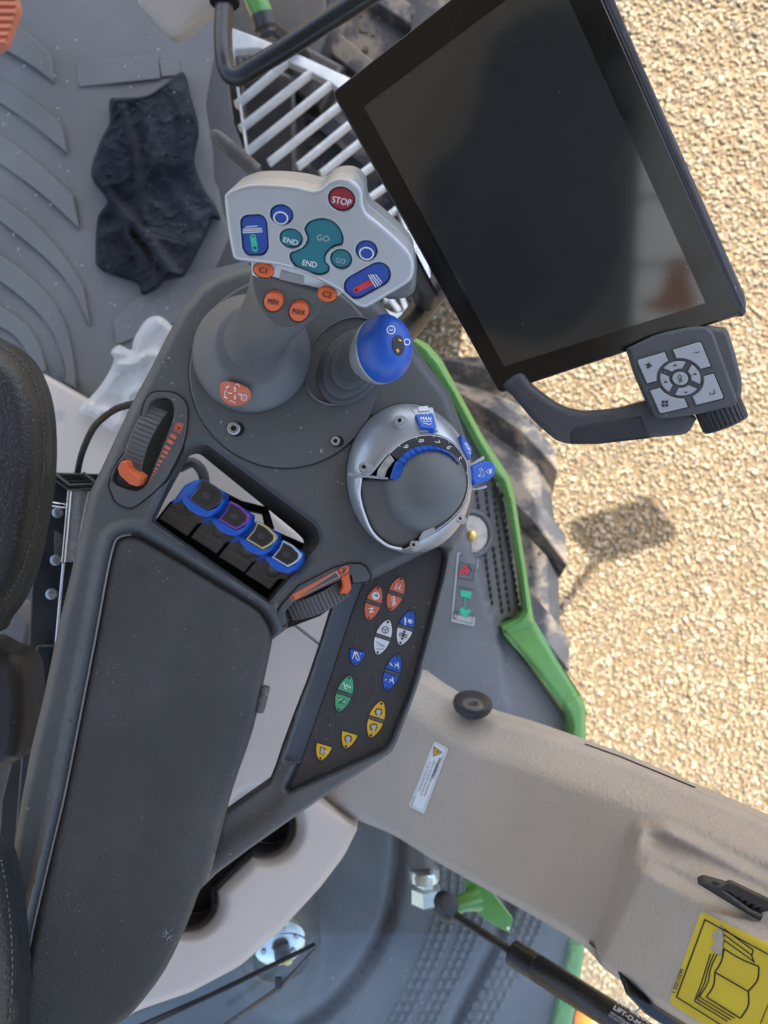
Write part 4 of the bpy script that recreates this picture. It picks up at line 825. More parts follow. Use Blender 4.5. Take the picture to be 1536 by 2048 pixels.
# ================================================================ CONTROL ARMREST
D0 = .570
ar = thing('control_armrest', 'dark grey control armrest with padded lid and coloured switches beside the seat', 'armrest', P(450, 1300, .66))
pad = [(193, 1280), (216, 1154), (230, 1092), (240, 1078), (262, 1073), (291, 1083), (408, 1154), (505, 1213), (528, 1236), (539, 1258), (540, 1285), (527, 1350), (500, 1470), (459, 1590), (425, 1720), (412, 1760), (392, 1795), (372, 1850), (330, 1940), (268, 2022), (234, 2050), (190, 2110), (30, 2110), (39, 2048), (50, 1956), (73, 1842), (105, 1705), (132, 1591), (160, 1450)]
pad_s = cr(pad, 3); pad_sd = poly_sdf(pad_s)
hout = [(-30, 2110), (6, 1850), (25, 1719), (41, 1614), (62, 1500), (87, 1397), (117, 1253), (139, 1160), (158, 1078), (180, 985), (217, 907), (258, 818), (300, 740), (330, 680), (365, 615), (400, 574), (430, 552), (470, 537), (501, 531), (600, 525), (700, 556), (760, 604), (819, 677), (858, 734), (900, 788), (926, 860), (946, 930), (948, 985), (934, 1045), (907, 1102), (876, 1093), (742, 1160), (736, 1167), (715, 1165), (704, 1171), (699, 1150), (640, 1178), (584, 1206), (566, 1226), (571, 1247), (572, 1259), (541, 1282), (530, 1330), (496, 1470), (455, 1590), (420, 1720), (388, 1792), (368, 1850), (323, 1940), (262, 2020), (180, 2110)]
slot = rc([(372, 893), (412, 887), (634, 1052), (642, 1085), (536, 1208), (300, 1042)], [16, 14, 22, 20, 6, 8])
slot_in = rc([(378, 911), (398, 906), (592, 1064), (612, 1084), (534, 1198), (308, 1040)], [16, 14, 22, 20, 6, 8])
lw = [(302, 802), (314, 796), (332, 795), (344, 804), (348, 820), (343, 850), (320, 905), (303, 948), (292, 970), (272, 982), (240, 974), (224, 962), (226, 944), (240, 925), (262, 905), (280, 870), (288, 838), (296, 812)]
lw_s = cr(lw, 3)
slot_sd = poly_sdf(slot); cover = lambda x, y: np.hypot(np.asarray(x)-570, np.asarray(y)-745)-190.5; out_sd = poly_sdf(hout)
rim_l = line_dist([(214, 1180), (190, 1280), (130, 1560), (102, 1700), (70, 1840), (40, 2000)])
def housef(x, y, s=None):
    ps_ = pad_sd(x, y)
    d = D0-.0065*np.exp(-((ps_-21)/7.5)**2)+.004*sm(9, 3, ps_)+.006*sm(2, -6, ps_)
    ed = -out_sd(x, y); lft = sm(520, 300, x+ (y-600)*-.25)
    d = d+.0055*np.clip((15-ed)/15, 0, 1)+.0045*sm(4, 0, ed)
    d = d-.0035*sm(191-190.2, -.8, cover(x, y))*sm(8, 20, slot_sd(x, y))
    d = d+.004*sm(16, 0, slot_sd(x, y))**2
    return d
mb = MB(); mb.sheet(rc(hout, 4, 2), lambda x, y, s: housef(x, y), 'housing_plastic', holes=[slot, lw_s], step=6.5, rings=(1.5, 4, 8), skirt=.012, extra=[q for k_ in (-8, -4, 0, 4, 9, 13, 17, 22, 27, 32) for q in inset(cr(pad, 14), (1 if area2(pad) > 0 else -1)*-k_)]+[q for r_ in (187.5, 189.5, 191.5, 193.5) for q in ell(570, 745, r_, r_, 0, 220)])
n = len(slot)
mb.loft([[P(x, y, .5775) for x, y in slot][::-1], [P(x, y, .605) for x, y in slot_in][::-1], [P(x, y, .66) for x, y in slot_in][::-1]], 'housing_plastic', False, False)
hs = Surf(lambda x, y: housef(x, y))
ub = MB(); ub.slab(rc([(262, 1130), (500, 1262), (468, 1400), (380, 1720), (262, 1960), (130, 1960), (180, 1600)], 12), Pl(300, 1500, .585), -.10, 0, 'dark_plastic'); ub.build('underbody', ar)
mb.sheet(lw_s, lambda x, y, s: .600+0*x, 'housing_plastic', step=10, rings=())
mb.build('housing', ar, smooth=72)
mb = MB(); mb.stroke(ell(570, 745, 192.6, 192.6, 0, 120, 25, 195), 1.5, hs, 'seam_black', .0004)
mb.build('seam', ar)
# padded lid
mb = MB(); padf = lambda x, y, s: .5655+.0035*sm(16, 0, s)**2+.0045*sm(6, 0, s)**2+.0005*np.sin(x*.03+y*.011)
mb.sheet(pad_s, padf, 'pad_foam', step=9, rings=(1.5, 3.5, 7, 12), skirt=.012)
padob = mb.build('lid_pad', ar, smooth=60)
mb = MB(); mb.tube([P(x, y, .5715) for x, y in cr([(36, 2048), (47, 1956), (70, 1842), (102, 1705), (129, 1591), (157, 1450), (190, 1280), (213, 1154), (227, 1092), (239, 1074), (262, 1069)], 5, False)], .0011, 'silver_edge', 8); mb.build('edge_trim', padob)
mb = MB()
for (x, y) in ((524, 1398), (415, 1730)):
    q = P(x, y, .575); dd = Vector((.25, .97, 0)); mb.lathe(q-dd*.010, dd, [(0, .0035), (.004, .0040), (.006, .0040), (.0061, .0036), (.0068, .0036), (.007, .0040), (.013, .0040), (.0131, .0036), (.0138, .0036), (.014, .004), (.020, .0036)], 'handle_grey', 16)
    mb.box(q+Vector((-.003, 0, -.004)), (.004, .02, .006), 'dark_plastic')
mb.build('hinge', ar)
mb = MB(); scf = Surf(lambda x, y: padf(x, y, np.full(np.shape(x), 30.)))
for i in range(26):
    x = 333+rng.normal(0, 6); y = 1872+rng.normal(0, 7); a = rng.uniform(-1.2, -.3); l = rng.uniform(1.5, 5)
    mb.stroke([(x, y), (x+l*math.cos(a), y+l*math.sin(a))], rng.uniform(.6, 1.6), scf, 'key_grey', .0002)
o = mb.build('scuff_mark', padob)

# left thumbwheel
tb = MB(); tp = Pl(290, 880, D0-.0002)
b1 = cr([(333, 782), (356, 787), (374, 806), (377, 835), (369, 887), (343, 943), (323, 972), (276, 1011), (255, 1018), (231, 1006), (222, 990), (216, 968), (232, 925), (258, 890), (276, 850), (286, 806), (303, 784)], 3)
tb.slab(b1, tp, -.004, .0010, 'seam_black', holes=[lw_s]); b1i = cr([(333, 784.5), (354, 789.5), (371.5, 807), (374.5, 835), (366.5, 886), (341, 941), (321, 970), (275, 1008.5), (255, 1015), (233, 1004), (225, 989), (219, 968), (234.5, 926), (260, 891), (278.5, 851), (288.5, 807.5), (304, 786.5)], 3)
tb.slab(b1i, tp, -.004, .0016, 'housing_plastic', holes=[lw_s], bev=.0006); bz = tb.build('thumbwheel_bezel', ar)
def thumb(A, B, W, d_mid, sag, flip, name, tabpoly, tabd):
    w_ = thing.__wrapped__ if False else None
    mb = MB(); A = Vector(A); B = Vector(B); ax = (B-A); L = ax.length; ax.normalize(); nn = Vector((-ax.y, ax.x))*flip; nseg = 110; rings = []
    for i in range(nseg+1):
        t = i/nseg; cpt = A+ax*L*t; bow = 4*t*(1-t); rib = .5+.5*math.cos(t*2*math.pi*15); h = sag*bow+.0012*(rib**.5 if rib > 0 else 0)
        ring = []
        for u, dz in ((-1.0, .016), (-1.0, .0012), (-.90, 0), (.90, 0), (1.0, .0012), (1.0, .016)):
            q = cpt+nn*(W/2*u)+nn*bow*W*-.28; ring.append(P(q.x, q.y, d_mid+sag-h+dz))
        rings.append(ring)
    mb.loft(rings, 'wheel_rubber', closed=False); o = mb.build(name, ar, smooth=25)
    m2 = MB(); m2.slab(rc(tabpoly, 3), tabd, -.012, 0, 'orange_plastic', bev=.0012); m2.build('pointer_tab', o)
    return o
thumb((317, 817), (262, 953), 41, .566, .008, -1, 'thumbwheel', [(234, 936), (242, 922), (252, 925), (255, 938), (280, 957), (275, 974), (258, 969), (238, 950)], Pl(256, 948, .562, (-.2, -.2, .9)))
mb = MB(); ts = Surf(lambda x, y: D0-.0018+0*x)
mb.stroke(rc([(353, 845), (367, 848), (361, 867), (348, 861)], 2), 1.3, ts, 'orange_print', .0004, True); mb.flat([(354, 847), (365, 850), (360, 864), (350, 859)], ts, 'orange_print', .0002)
mb.stroke([(354, 851), (359, 855), (354, 859)], 1.2, ts, 'black_print', .0006); mb.ring(358, 857, 3, 1, ts, 'black_print', .0006)
zs = [(511, 285), (493, 318), (477, 355), (463, 383), (447, 408), (432, 438), (421, 460), (408, 485), (398, 502), (390, 520), (380, 540), (370, 558)]; zw = [42, 40, 38, 34, 30, 26, 21, 19, 17, 14, 11, 8]; zh = [24, 23, 20, 18, 17, 15, 12, 11, 10, 9, 6, 4]
for (x, y), w_, h_ in zip(zs, zw, zh):
    c = Vector((180+x/3.072, 780+y/3.072)); a = Vector((.87, .49)).normalized()*w_/3.072/2; b = Vector((-.45, .89)).normalized()*h_/3.072/2
    mb.flat([tuple(c-a-b), tuple(c+a-b), tuple(c+a+b), tuple(c-a+b)], ts, 'orange_print', .0004)
mb.build('scale_print', bz)
# right thumbwheel
tb = MB(); b2 = [(572, 1252), (559, 1258), (552, 1243), (551, 1226), (562, 1209), (596, 1170), (662, 1136), (696, 1125), (721, 1125), (733, 1131), (744, 1151), (740, 1164), (723, 1166), (705, 1168), (702, 1149), (640, 1178), (584, 1206), (567, 1225)]
tb.slab(b2, tp, -.004, .0010, 'seam_black'); b2i = [(571, 1249), (561, 1254), (555, 1242), (554, 1227), (564, 1211), (598, 1172.5), (663, 1138.5), (697, 1128), (720, 1128), (731, 1133.5), (741, 1151), (737, 1162), (723, 1164), (707, 1166), (702, 1149), (640, 1178), (584, 1206), (568, 1225)]
tb.slab(rc(b2i, 2), tp, -.02, .0016, 'housing_plastic', bev=.0006)
tb.slab([(566, 1226), (584, 1206), (640, 1178), (704, 1147), (738, 1160), (730, 1172), (700, 1190), (640, 1232), (572, 1258)], Pl(640, 1190, .604), -.004, 0, 'dark_plastic')
bz2 = tb.build('thumbwheel_bezel', ar)
thumb((578, 1222), (692, 1170), 40, .572, .007, -1, 'thumbwheel', [(683, 1156), (699, 1147), (703, 1178), (696, 1188), (680, 1188), (687, 1175)], Pl(692, 1168, .568, (.2, -.2, .9)))
mb = MB(); sq = [(580, 1192), (691, 1131), (699, 1134), (696, 1146), (584, 1203)]
mb.flat(rc(sq, 3), ts, 'orange_print', .0003); mb.flat([(596, 1194.5), (673, 1143), (680, 1153)], ts, 'grey_print', .0005); mb.flat([(597, 1194), (672, 1145), (678, 1153)], ts, 'housing_plastic', .0006)
mb.text('MIN', 585.5, 1196, 6, ts, 'black_print', (.4, .9), .0006, .015); mb.text('MAX', 678, 1142.5, 6.5, ts, 'black_print', (.4, .9), .0006, .015); mb.stroke([(684, 1136), (688, 1140), (692, 1134)], 1.3, ts, 'black_print', .0006); mb.ring(687, 1144, 2, .9, ts, 'black_print', .0006); mb.stroke([(683, 1148), (692, 1138)], 1.1, ts, 'black_print', .0006)
mb.build('scale_print', bz2)

# switch panel tray and its cross arm
tray = [(666, 1196), (638, 1287), (613, 1361), (589, 1422), (564, 1490), (551, 1530), (537, 1564), (447, 1628), (432, 1690), (405, 1760), (394, 1790), (401, 1778), (433, 1747), (501, 1696), (592, 1632), (677, 1573), (743, 1531), (776, 1510), (786, 1500), (797, 1476), (824, 1405), (841, 1356), (858, 1292), (883, 1197), (900, 1129), (906, 1098), (866, 1055), (712, 1122), (672, 1160)]
face = rc([(733, 1150), (862, 1092), (874, 1093), (884, 1108), (877, 1153), (843, 1290), (812, 1392), (776, 1480), (762, 1496), (577, 1578), (604, 1520), (660, 1360), (704, 1225)], [4, 6, 8, 10, 20, 20, 20, 12, 10, 2, 20, 20, 20])
fsd = poly_sdf(face); TD = .590
arm_sd = line_dist([(410, 1700), (560, 1572)]); lowl = line_dist([(394, 1792), (433, 1747), (501, 1696), (592, 1632), (677, 1573), (743, 1531), (782, 1505)])
lftw = line_dist([(684, 1190), (655, 1290), (604, 1424), (566, 1524), (552, 1560)])
face_d = [tuple(Vector(face[e_]).lerp(Vector(face[(e_+1) % len(face)]), t_/6)) for e_ in range(len(face)) for t_ in range(6)]
faceO = inset(face_d, (1 if area2(face_d) > 0 else -1)*-8)
lpl = line_dist([(733, 1150), (704, 1225), (660, 1360), (604, 1520)])
faceO = [(x-26*float(sm(16, 9, lpl(np.array([x]), np.array([y]))[0])), y) for x, y in faceO]
def trayf(x, y, s=None):
    return TD+.006*sm(18, 60, lowl(x, y))*sm(600, 545, x)
mb = MB(); mb.sheet(tray, lambda x, y, s: trayf(x, y)+.003*(1-sm(0, 5, s)), 'housing_plastic', step=6.5, rings=(1.5, 3.2, 5), skirt=.012, holes=[faceO])
mb.loft([[P(x, y, float(trayf(np.array([x]), np.array([y]))[0])+.003) for x, y in faceO], [P(x, y, TD+.0125) for x, y in face_d]][::(1 if area2(face_d) > 0 else -1)], 'panel_face', False, False)
pan = mb.build('switch_panel', ar, smooth=60)
fp_ = Pl(740, 1350, TD+.0125)
mb = MB(); mb.slab(face, fp_, -.001, .0008, 'panel_face', bev=.0004); mb.build('panel_face', pan)
fpz = Pl(740, 1350, TD+.0115)
mb = MB()
for c in ((835, 1169), (728, 1275), (736, 1378), (650, 1460)):
    mb.stroke(ell(c[0], c[1], 15, 36, 14, 24), 1.0, fpz, 'housing_plastic', .0002, True)
mb.build('blank_outline', pan)
def lens(t, b, half=None):
    t = Vector(t); b = Vector(b); ax = (b-t); L = ax.length; ax.normalize(); nn = Vector((-ax.y, ax.x)); hw = 16.6; pts = []
    def prof(u): return hw*(1-(abs(2*u-1))**2.0)**.72
    rng_ = np.linspace(0.02, .98, 21)
    if half == 'top': rng_ = np.linspace(.02, .455, 12)
    if half == 'bot': rng_ = np.linspace(.545, .98, 12)
    l = [tuple(t+ax*L*u+nn*prof(u)) for u in rng_]; r = [tuple(t+ax*L*u-nn*prof(u)) for u in rng_]; return l+r[::-1]
ex = Vector((.24, .97)); 
def icon(mb, kind, c, m='white_print'):
    x, y = c; S = lambda pts, w_=1.3, mm=m, cl=False: mb.stroke([(x+a*.24-b*.97*-1*0+0, y) if False else (x+a, y+b) for a, b in pts], w_, bpl, mm, .0004, cl)
    if kind == 'P': mb.ring(x, y, 8.2, 1.4, bpl, m, .0004); mb.flat(ell(x, y, 6.2), bpl, m, .0004); mb.text('P', x, y, 11, bpl, 'black_print', (.2, .98), .0006, .03)
    elif kind == 'N': mb.text('N', x, y, 14, bpl, m, (.2, .98), .0004, .04)
    elif kind == 'TMS': mb.text('TMS', x, y, 10.5, bpl, m, (.2, .98), .0004, .015)
    elif kind == 'pedal': S([(-6, 6), (-2, -7)]); S([(-7, 2), (7, 7)], 1.1); S([(1, 5), (6, -4)], 1.6); S([(0, 0), (3, 2)], 1.2)
    elif kind == 'wheel': mb.ring(x, y, 7.2, 1.5, bpl, 'black_print', .0004); S([(0, 0), (5.5, -3)], 1.3, 'black_print'); S([(0, 0), (-6, -2)], 1.3, 'black_print'); S([(0, 0), (0, 6.5)], 1.3, 'black_print')
    elif kind == 'track': S([(-8, -5), (9, 4)], 1.1, 'black_print'); S([(-9, 9), (7, 9)], 1.1, 'black_print'); [S([(-7+k*4, 1+k*1.1), (-5+k*4, 1.6+k*1.1)], 1.1, 'black_print') for k in range(4)]
    elif kind == 'lock': S([(-6, -6), (-6, 6)], 2.6); S([(-8, 8), (-5, 8)], 1.6); mb.flat([(x+0, y-3), (x+6, y-1), (x+5, y+5), (x-1, y+3)], bpl, m, .0004); mb.ring(x+5, y+2, 4, 1.1, bpl, m, .0004)
    elif kind == 'blob': [mb.flat(ell(x+a, y+b, r_), bpl, 'black_print', .0004) for a, b, r_ in ((-4.5, -1, 4), (4.5, 2, 4), (2, -6.5, 2.6), (-2, 7, 2.6), (0, 0, 3.6))]; mb.ring(x-4.5, y-1, 2.4, .9, bpl, 'white_print', .0006); mb.ring(x+4.5, y+2, 2.4, .9, bpl, 'white_print', .0006)
    elif kind == 'leverA': S([(-8, 6), (-4, -9)]); mb.stroke(pill((x-1, y-5), (x+3, y+6), 5), 1.2, bpl, m, .0004, True); mb.ring(x-1, y-5, 1.8, .8, bpl, m, .0004); mb.text('A', x+8, y-4, 5, bpl, m, (.2, .98), .0004)
    elif kind in ('seat1', 'seat2'): S([(6, -6), (8, 7)], 1.5); S([(7, 3), (0, -3)], 1.3); S([(-1, 4), (6, -2)], 1.2); S(cr([(-9, -5), (-7, 0), (-4, 1)] if kind == 'seat1' else [(-9, 0), (-7, -1), (-6, 0)], 3, False), 1.6)
    elif kind == 'pto': S([(-6, -6), (-2, 5)], 1.5); S([(-8, -5), (-4, -7)], 1.2); S(cr([(-3, 0), (1, -3), (3, 2), (6, 0), (8, 3)], 4, False), 1.3); S([(-4, 6), (0, 4)], 1.2)
    elif kind == 'ptoX': S(cr([(-6, -2), (-1, -4), (2, 2), (6, 1)], 4, False), 1.4); S([(-6, -7), (6, 7)], 1.7, 'black_print'); S([(-6, 6), (6, -6)], 1.7, 'black_print')
    elif kind == 'gear':
        mb.flat([(x+(8.2 if k % 4 < 2 else 6.6)*math.cos(2*math.pi*k/32), y+(8.2 if k % 4 < 2 else 6.6)*math.sin(2*math.pi*k/32)) for k in range(32)], bpl, 'black_print', .0004); mb.flat(ell(x, y, 5.2), bpl, 'label_grey', .0006); S([(-3.4, 3), (-3, -3), (0, 1), (3, -3), (3.2, 3)], 1.1, 'white_print'); mb.flat([(x-2, y+4), (x+3, y+5), (x+2, y+10), (x-3, y+9)], bpl, 'label_grey', .0005)
    elif kind == 'can': mb.flat([(x-4, y-6), (x+4, y-4), (x+2, y+8), (x-6, y+6)], bpl, 'label_grey', .0004); S([(-6, -7), (7, -4)], 1.4, 'black_print'); S([(5, 1), (8, 2), (7, 5)], 1.3, 'white_print'); S([(-4, -6), (-6, 6), (2, 8), (4, -4)], .9, 'black_print')
BUT = [((758.5, 1170), (735, 1242), 'orange_print', 'orange_print', 'P', 'N'), ((803.6, 1152), (779, 1223), 'orange_print', 'orange_print', 'pedal', 'TMS'), ((778, 1238), (753.6, 1311), 'white_plastic', 'white_plastic', 'wheel', 'track'),
       ((824, 1219), (799, 1292), 'blue_plastic', 'white_plastic', 'lock', 'blob'), ((725, 1262), (708, 1333), None, 'blue_plastic', None, 'leverA'), ((797.5, 1307.5), (771, 1383), 'blue_plastic', 'blue_plastic', 'seat1', 'seat2'),
       ((701, 1350), (675.5, 1425), 'lime_print', 'lime_print', 'pto', 'ptoX'), ((764.5, 1401), (740, 1477), 'yellow_print', 'yellow_print', 'gear', 'gear'), ((712, 1427), (690, 1499), None, 'yellow_print', None, 'gear'), ((661, 1451), (639, 1523), None, 'yellow_print', None, 'can')]
bpl = Pl(740, 1350, TD+.0125-.0022)
for t, b, c1, c2, i1, i2 in BUT:
    T = Vector(t); B_ = Vector(b)
    for half, c, ic in (('top', c1, i1), ('bot', c2, i2)):
        if not c: continue
        mb = MB(); outl = lens(t, b, half); mb.slab(outl, fp_, .0006, .0014, 'seam_black'); ci = [tuple(Vector(q)+(((T+(B_-T)*(.27 if half == 'top' else .73))-Vector(q))*.06)) for q in outl]
        mb.slab(ci, fp_, .0010, .0022, c, bev=.0004)
        led = T+(B_-T)*(.085 if half == 'top' else .915); mb.flat(ell(*led, 2.6), bpl, 'black_print', .0003); mb.ring(*led, 2.6, .8, bpl, 'handle_grey', .0004)
        cc = T+(B_-T)*(.30 if half == 'top' else .70); icon(mb, ic, (cc.x, cc.y)); mb.build('rocker_button', pan, smooth=30)
    if c1:
        mb = MB(); m_ = T+(B_-T)*.5; a = (B_-T).normalized(); nn = Vector((-a.y, a.x))
        mb.slab([tuple(m_+nn*15.5-a*3.2), tuple(m_+nn*15.5+a*3.2), tuple(m_-nn*15.5+a*3.2), tuple(m_-nn*15.5-a*3.2)], fp_, .0006, .0016, 'housing_plastic', bev=.0003); mb.flat(ell(m_.x, m_.y, 1.2), Pl(740, 1350, TD+.0125-.0016), 'handle_grey', .0003); mb.build('button_bar', pan)

# round raised cover round the joystick: screws, travel gaiter and arrow sticker
covs = Surf(lambda x, y: housef(x, y))
for x, y, r in ((468, 857, 14), (671, 882, 10.5)): 
    mb = MB(); mb.slab(ell(x+4, y+1, r*1.22, r*1.1), Pl(x, y, D0-.0035), -.003, .00035, 'seam_black'); screw(mb, x, y, r*.92, Pl(x, y, D0-.0042)); mb.build('cover_screw', ar)

# ---------------------------------------------------------------- dial with silver ring
dl = MB(); OC = ell(819, 957, 125, 150, -6, 96)
inner = cr([(722, 957), (719, 990), (729, 1030), (746, 1066), (774, 1090), (804, 1098), (836, 1082), (872, 1062), (902, 1040), (926, 1012), (937, 978), (937, 947), (931, 918), (907, 887), (876, 872), (842, 871), (806, 884), (778, 907), (758, 930), (740, 950)], 6)
def resamp(poly, cx, cy, n=120):
    A = np.array(poly); a = np.unwrap(np.arctan2(A[:, 1]-cy, A[:, 0]-cx)); out = []
    sdp = np.concatenate([A, A[:1]]);
    for k in range(n):
        th_ = -math.pi+2*math.pi*k/n; dx, dy = math.cos(th_), math.sin(th_); best = 0
        for i in range(len(A)):
            p, q = sdp[i], sdp[i+1]; ex_, ey_ = q-p; den = dx*ey_-dy*ex_
            if abs(den) < 1e-12: continue
            t = ((p[0]-cx)*ey_-(p[1]-cy)*ex_)/den; u = ((p[0]-cx)*dy-(p[1]-cy)*dx)/den
            if -1e-9 <= u <= 1+1e-9 and t > best: best = t
        out.append((cx+dx*best, cy+dy*best))
    return out
CX, CY = 832, 978
o_r = resamp(OC, CX, CY); i_r = resamp(inner, CX, CY)
lerp = lambda a, b, t: (a[0]+(b[0]-a[0])*t, a[1]+(b[1]-a[1])*t)
def band(t, d): return [P(*lerp(a, b, t), d) for a, b in zip(o_r, i_r)]
dial = thing('dial_control', 'round control with silver ring, blue ribbed wheel and numbered scale', 'dial', P(819, 957, .575))
dl.loft([band(-.02, .582), band(-.02, .566), band(.0, .5655)], 'seam_black', False, False)
dl.loft([band(0.0, .5655), band(.03, .5622), band(.12, .5575), band(.35, .5520), band(.7, .5475), band(.92, .5462), band(1.0, .5466), band(1.02, .556)][::-1], 'silver_ring', False, False)
ring_o = dl.build('silver_ring', dial, smooth=35)
def ring_d(x, y):
    k = int(round((math.atan2(y-CY, x-CX)+math.pi)/(2*math.pi)*120)) % 120; o_, i_ = Vector(o_r[k]), Vector(i_r[k]); t = ((Vector((x, y))-o_).dot(i_-o_))/max((i_-o_).length_squared, 1e-9)
    return float(np.interp(t, [0, .03, .12, .35, .7, .92, 1], [.5655, .5622, .5575, .5520, .5475, .5462, .5466]))
dsurf = Pl(832, 960, .5470)
# lower, thinner left part of the ring: dark step and pale lip
mb = MB(); mb.slab([(694, 951), (751, 957), (777, 959), (776, 955), (752, 952.5), (697, 945)], Pl(740, 955, .5465), -.004, 0, 'silver_edge', bev=.0004); mb.slab([(755, 941), (766, 924), (779, 908), (789, 921), (774, 940), (769, 955), (753, 953)], Pl(770, 930, .5455), -.004, 0, 'screw_steel', bev=.0006)
mb.tube([P(x, y, .5452) for x, y in cr([(722, 957), (719, 990), (729, 1030), (746, 1066), (774, 1090), (804, 1098)], 6, False)], .0009, 'white_plastic', 6); mb.slab([(716, 1004), (724, 1003), (726, 1011), (718, 1012)], Pl(720, 1008, .5448), -.002, 0, 'screw_steel')
mb.slab([(837, 1079), (846, 1062), (868, 1052), (874, 1064), (842, 1082)], Pl(855, 1066, .5465), -.004, 0, 'silver_edge', bev=.0006)
mb.build('ring_lip', dial)
# grey dome in the middle
dome = cr([(724, 958), (721, 990), (731, 1029), (748, 1064), (775, 1087), (804, 1095), (835, 1079), (850, 1062), (870, 1053), (893, 1038), (918, 1012), (931, 980), (931, 950), (922, 925), (900, 903), (871, 893), (842, 896), (818, 906), (805, 930), (797, 952), (780, 958)], 4)
mb = MB(); mb.sheet(dome, lambda x, y, s: .5525-.018*np.clip(1-np.hypot((x-864)/100, (y-974)/100)**2.6, 0, 1)**1.1-.003*sm(150, 20, np.hypot(x-850, y-985))+.003*sm(4, 0, s), 'plate_plastic', step=5, rings=(1.5, 4), skirt=.012); mb.build('dome', dial, smooth=70)
# numbered scale
so = cr([(779, 907), (806, 884.5), (842, 871.5), (876, 872.5), (906, 887), (930, 918), (936, 947), (936, 978), (925, 1011), (901, 1039), (872, 1061)], 8, False)
si = cr([(796, 920), (817, 901), (842, 891), (871, 892), (899, 905), (922, 931), (930, 955), (930, 978), (919, 1007), (896, 1034), (869, 1052)], 8, False)
mb = MB(); scp = Pl(850, 950, .5460); mb.slab(so+si[::-1], scp, -.003, 0, 'panel_face'); mb.stroke(so, 1.1, scp, 'white_print', .0003)
for k in (6, 14, 22, 30, 38, 46, 54, 62, 70):
    a = Vector(so[k]); b = Vector(si[k]); mb.stroke([tuple(a), tuple(a+(b-a)*.2)], 1.0, scp, 'white_print', .0003)
for tx, x, y, e in (('9', 811, 893.5, (.45, -.89)), ('8', 842, 881.5, (.1, -1)), ('7', 874, 884, (-.25, -.97)), ('6', 898, 895, (-.6, -.8)), ('5', 918, 918, (-.85, -.5))): mb.text(tx, x, y, 15, scp, 'white_print', (-e[0]*-1*.0+ -e[1]*0+{'9': -.35, '8': -.1, '7': .25, '6': .55, '5': .8}[tx]*0+{'9': .35, '8': .15, '7': .3, '6': .45, '5': .6}[tx], {'9': 1, '8': 1, '7': 1, '6': 1, '5': 1}[tx]), .0003)
mb.stroke([(932, 944), (937, 946), (932, 949)], 1.0, scp, 'white_print', .0003)
mb.build('number_scale', dial)
# blue ribbed wheel
wo = cr([(789, 927), (796, 920), (817, 901), (842, 891.5), (871, 892.5), (899, 905.5), (918, 925)], 12, False); wi_ = cr([(800, 946), (814, 932), (830, 916), (855, 906), (882, 905.5), (902, 914), (917, 930)], 12, False)
mb = MB(); r1 = []; r2 = []
for k, (a, b) in enumerate(zip(wo, wi_)):
    t = k/len(wo); rib = abs(math.sin(t*math.pi*13))**.7; r1.append(P(*a, .5440-.0018*rib)); r2.append(P(*lerp(a, b, .5), .5405-.0020*rib))
r3 = [P(*b, .5425) for b in wi_]; r0 = [P(*a, .553) for a in wo]; r4 = [P(*b, .553) for b in wi_]; mb.loft([r0, r1, r2, r3, r4][::-1], 'blue_plastic', False, False, closed=False)
mb.slab(rc([(790, 923), (811, 935), (806, 947), (795, 962), (779, 957), (784, 940)], 3), Pl(795, 942, .5405, (-.2, 0, 1)), -.012, 0, 'blue_plastic', bev=.0012)
mb.build('ribbed_wheel', dial, smooth=25)
for x, y, r, d_ in ((799, 841, 10.5, 0), (728, 934, 10.5, 0), (827, 1089, 8.5, 0), (920, 1037, 7, 0)):
    d_ = min(ring_d(x, y), ring_d(x+r, y+r), ring_d(x+r, y), ring_d(x, y+r))-.0004
    mb = MB(); q = Pl(x, y, d_); mb.slab(ell(x+4, y+3, r*1.35, r*1.2), q, -.004, .0003, 'silver_edge', bev=.0002); screw(mb, x, y, r*.95, q, .0002); mb.build('ring_screw', dial)
mb = MB(); q = Pl.three((848, 820, ring_d(848, 820)), (832, 858, ring_d(832, 858)), (870, 856, ring_d(870, 856))); q.o = q.o+q.n*.0012; mb.slab(rc([(824, 818), (866, 814), (877, 860), (840, 863)], 3), q, -.003, .0005, 'silver_edge', bev=.0004); mb.slab(rc([(836, 813), (856, 811), (858, 821), (837, 823)], 1), q, -.002, .0012, 'silver_paint', bev=.0003)
mb.slab(rc([(829, 828), (866, 825), (873, 853), (868, 858), (840, 855)], 4), q, -.002, .0030, 'blue_plastic', bev=.0010); q2 = lift(q, .0030)
mb.text('MAN', 852, 837.5, 10, q2, 'white_print', (1, .04), .0003, .015); mb.stroke([(843, 843), (864, 843)], 1.0, q2, 'white_print', .0003); mb.stroke(cr([(846, 848), (851, 846.5), (857, 849), (863, 847)], 4, False), 1.1, q2, 'white_print', .0003); mb.stroke([(847, 827), (849, 830)], .9, q2, 'white_print', .0003); mb.stroke([(856, 827), (854, 830)], .9, q2, 'white_print', .0003)
mb.slab([(848, 863), (862, 863), (861, 867), (849, 867)], Pl(855, 865, .5475), -.002, .0002, 'dark_plastic'); mb.build('mode_button', dial)
mb = MB(); q = Pl(934, 888, .5535, (.45, .25, .8)); mb.slab(rc([(922, 868), (933, 879), (945, 897), (941, 919), (935, 915), (925, 896)], 3), q, -.003, .0028, 'blue_plastic', bev=.0010); q3 = lift(q, .0028); mb.text('STOP', 934, 893, 7, q3, 'white_print', (.5, .87), .0006, .01); mb.stroke([(936, 904), (941, 908), (939, 898)], .9, q3, 'white_print', .0006); mb.build('side_button', dial)
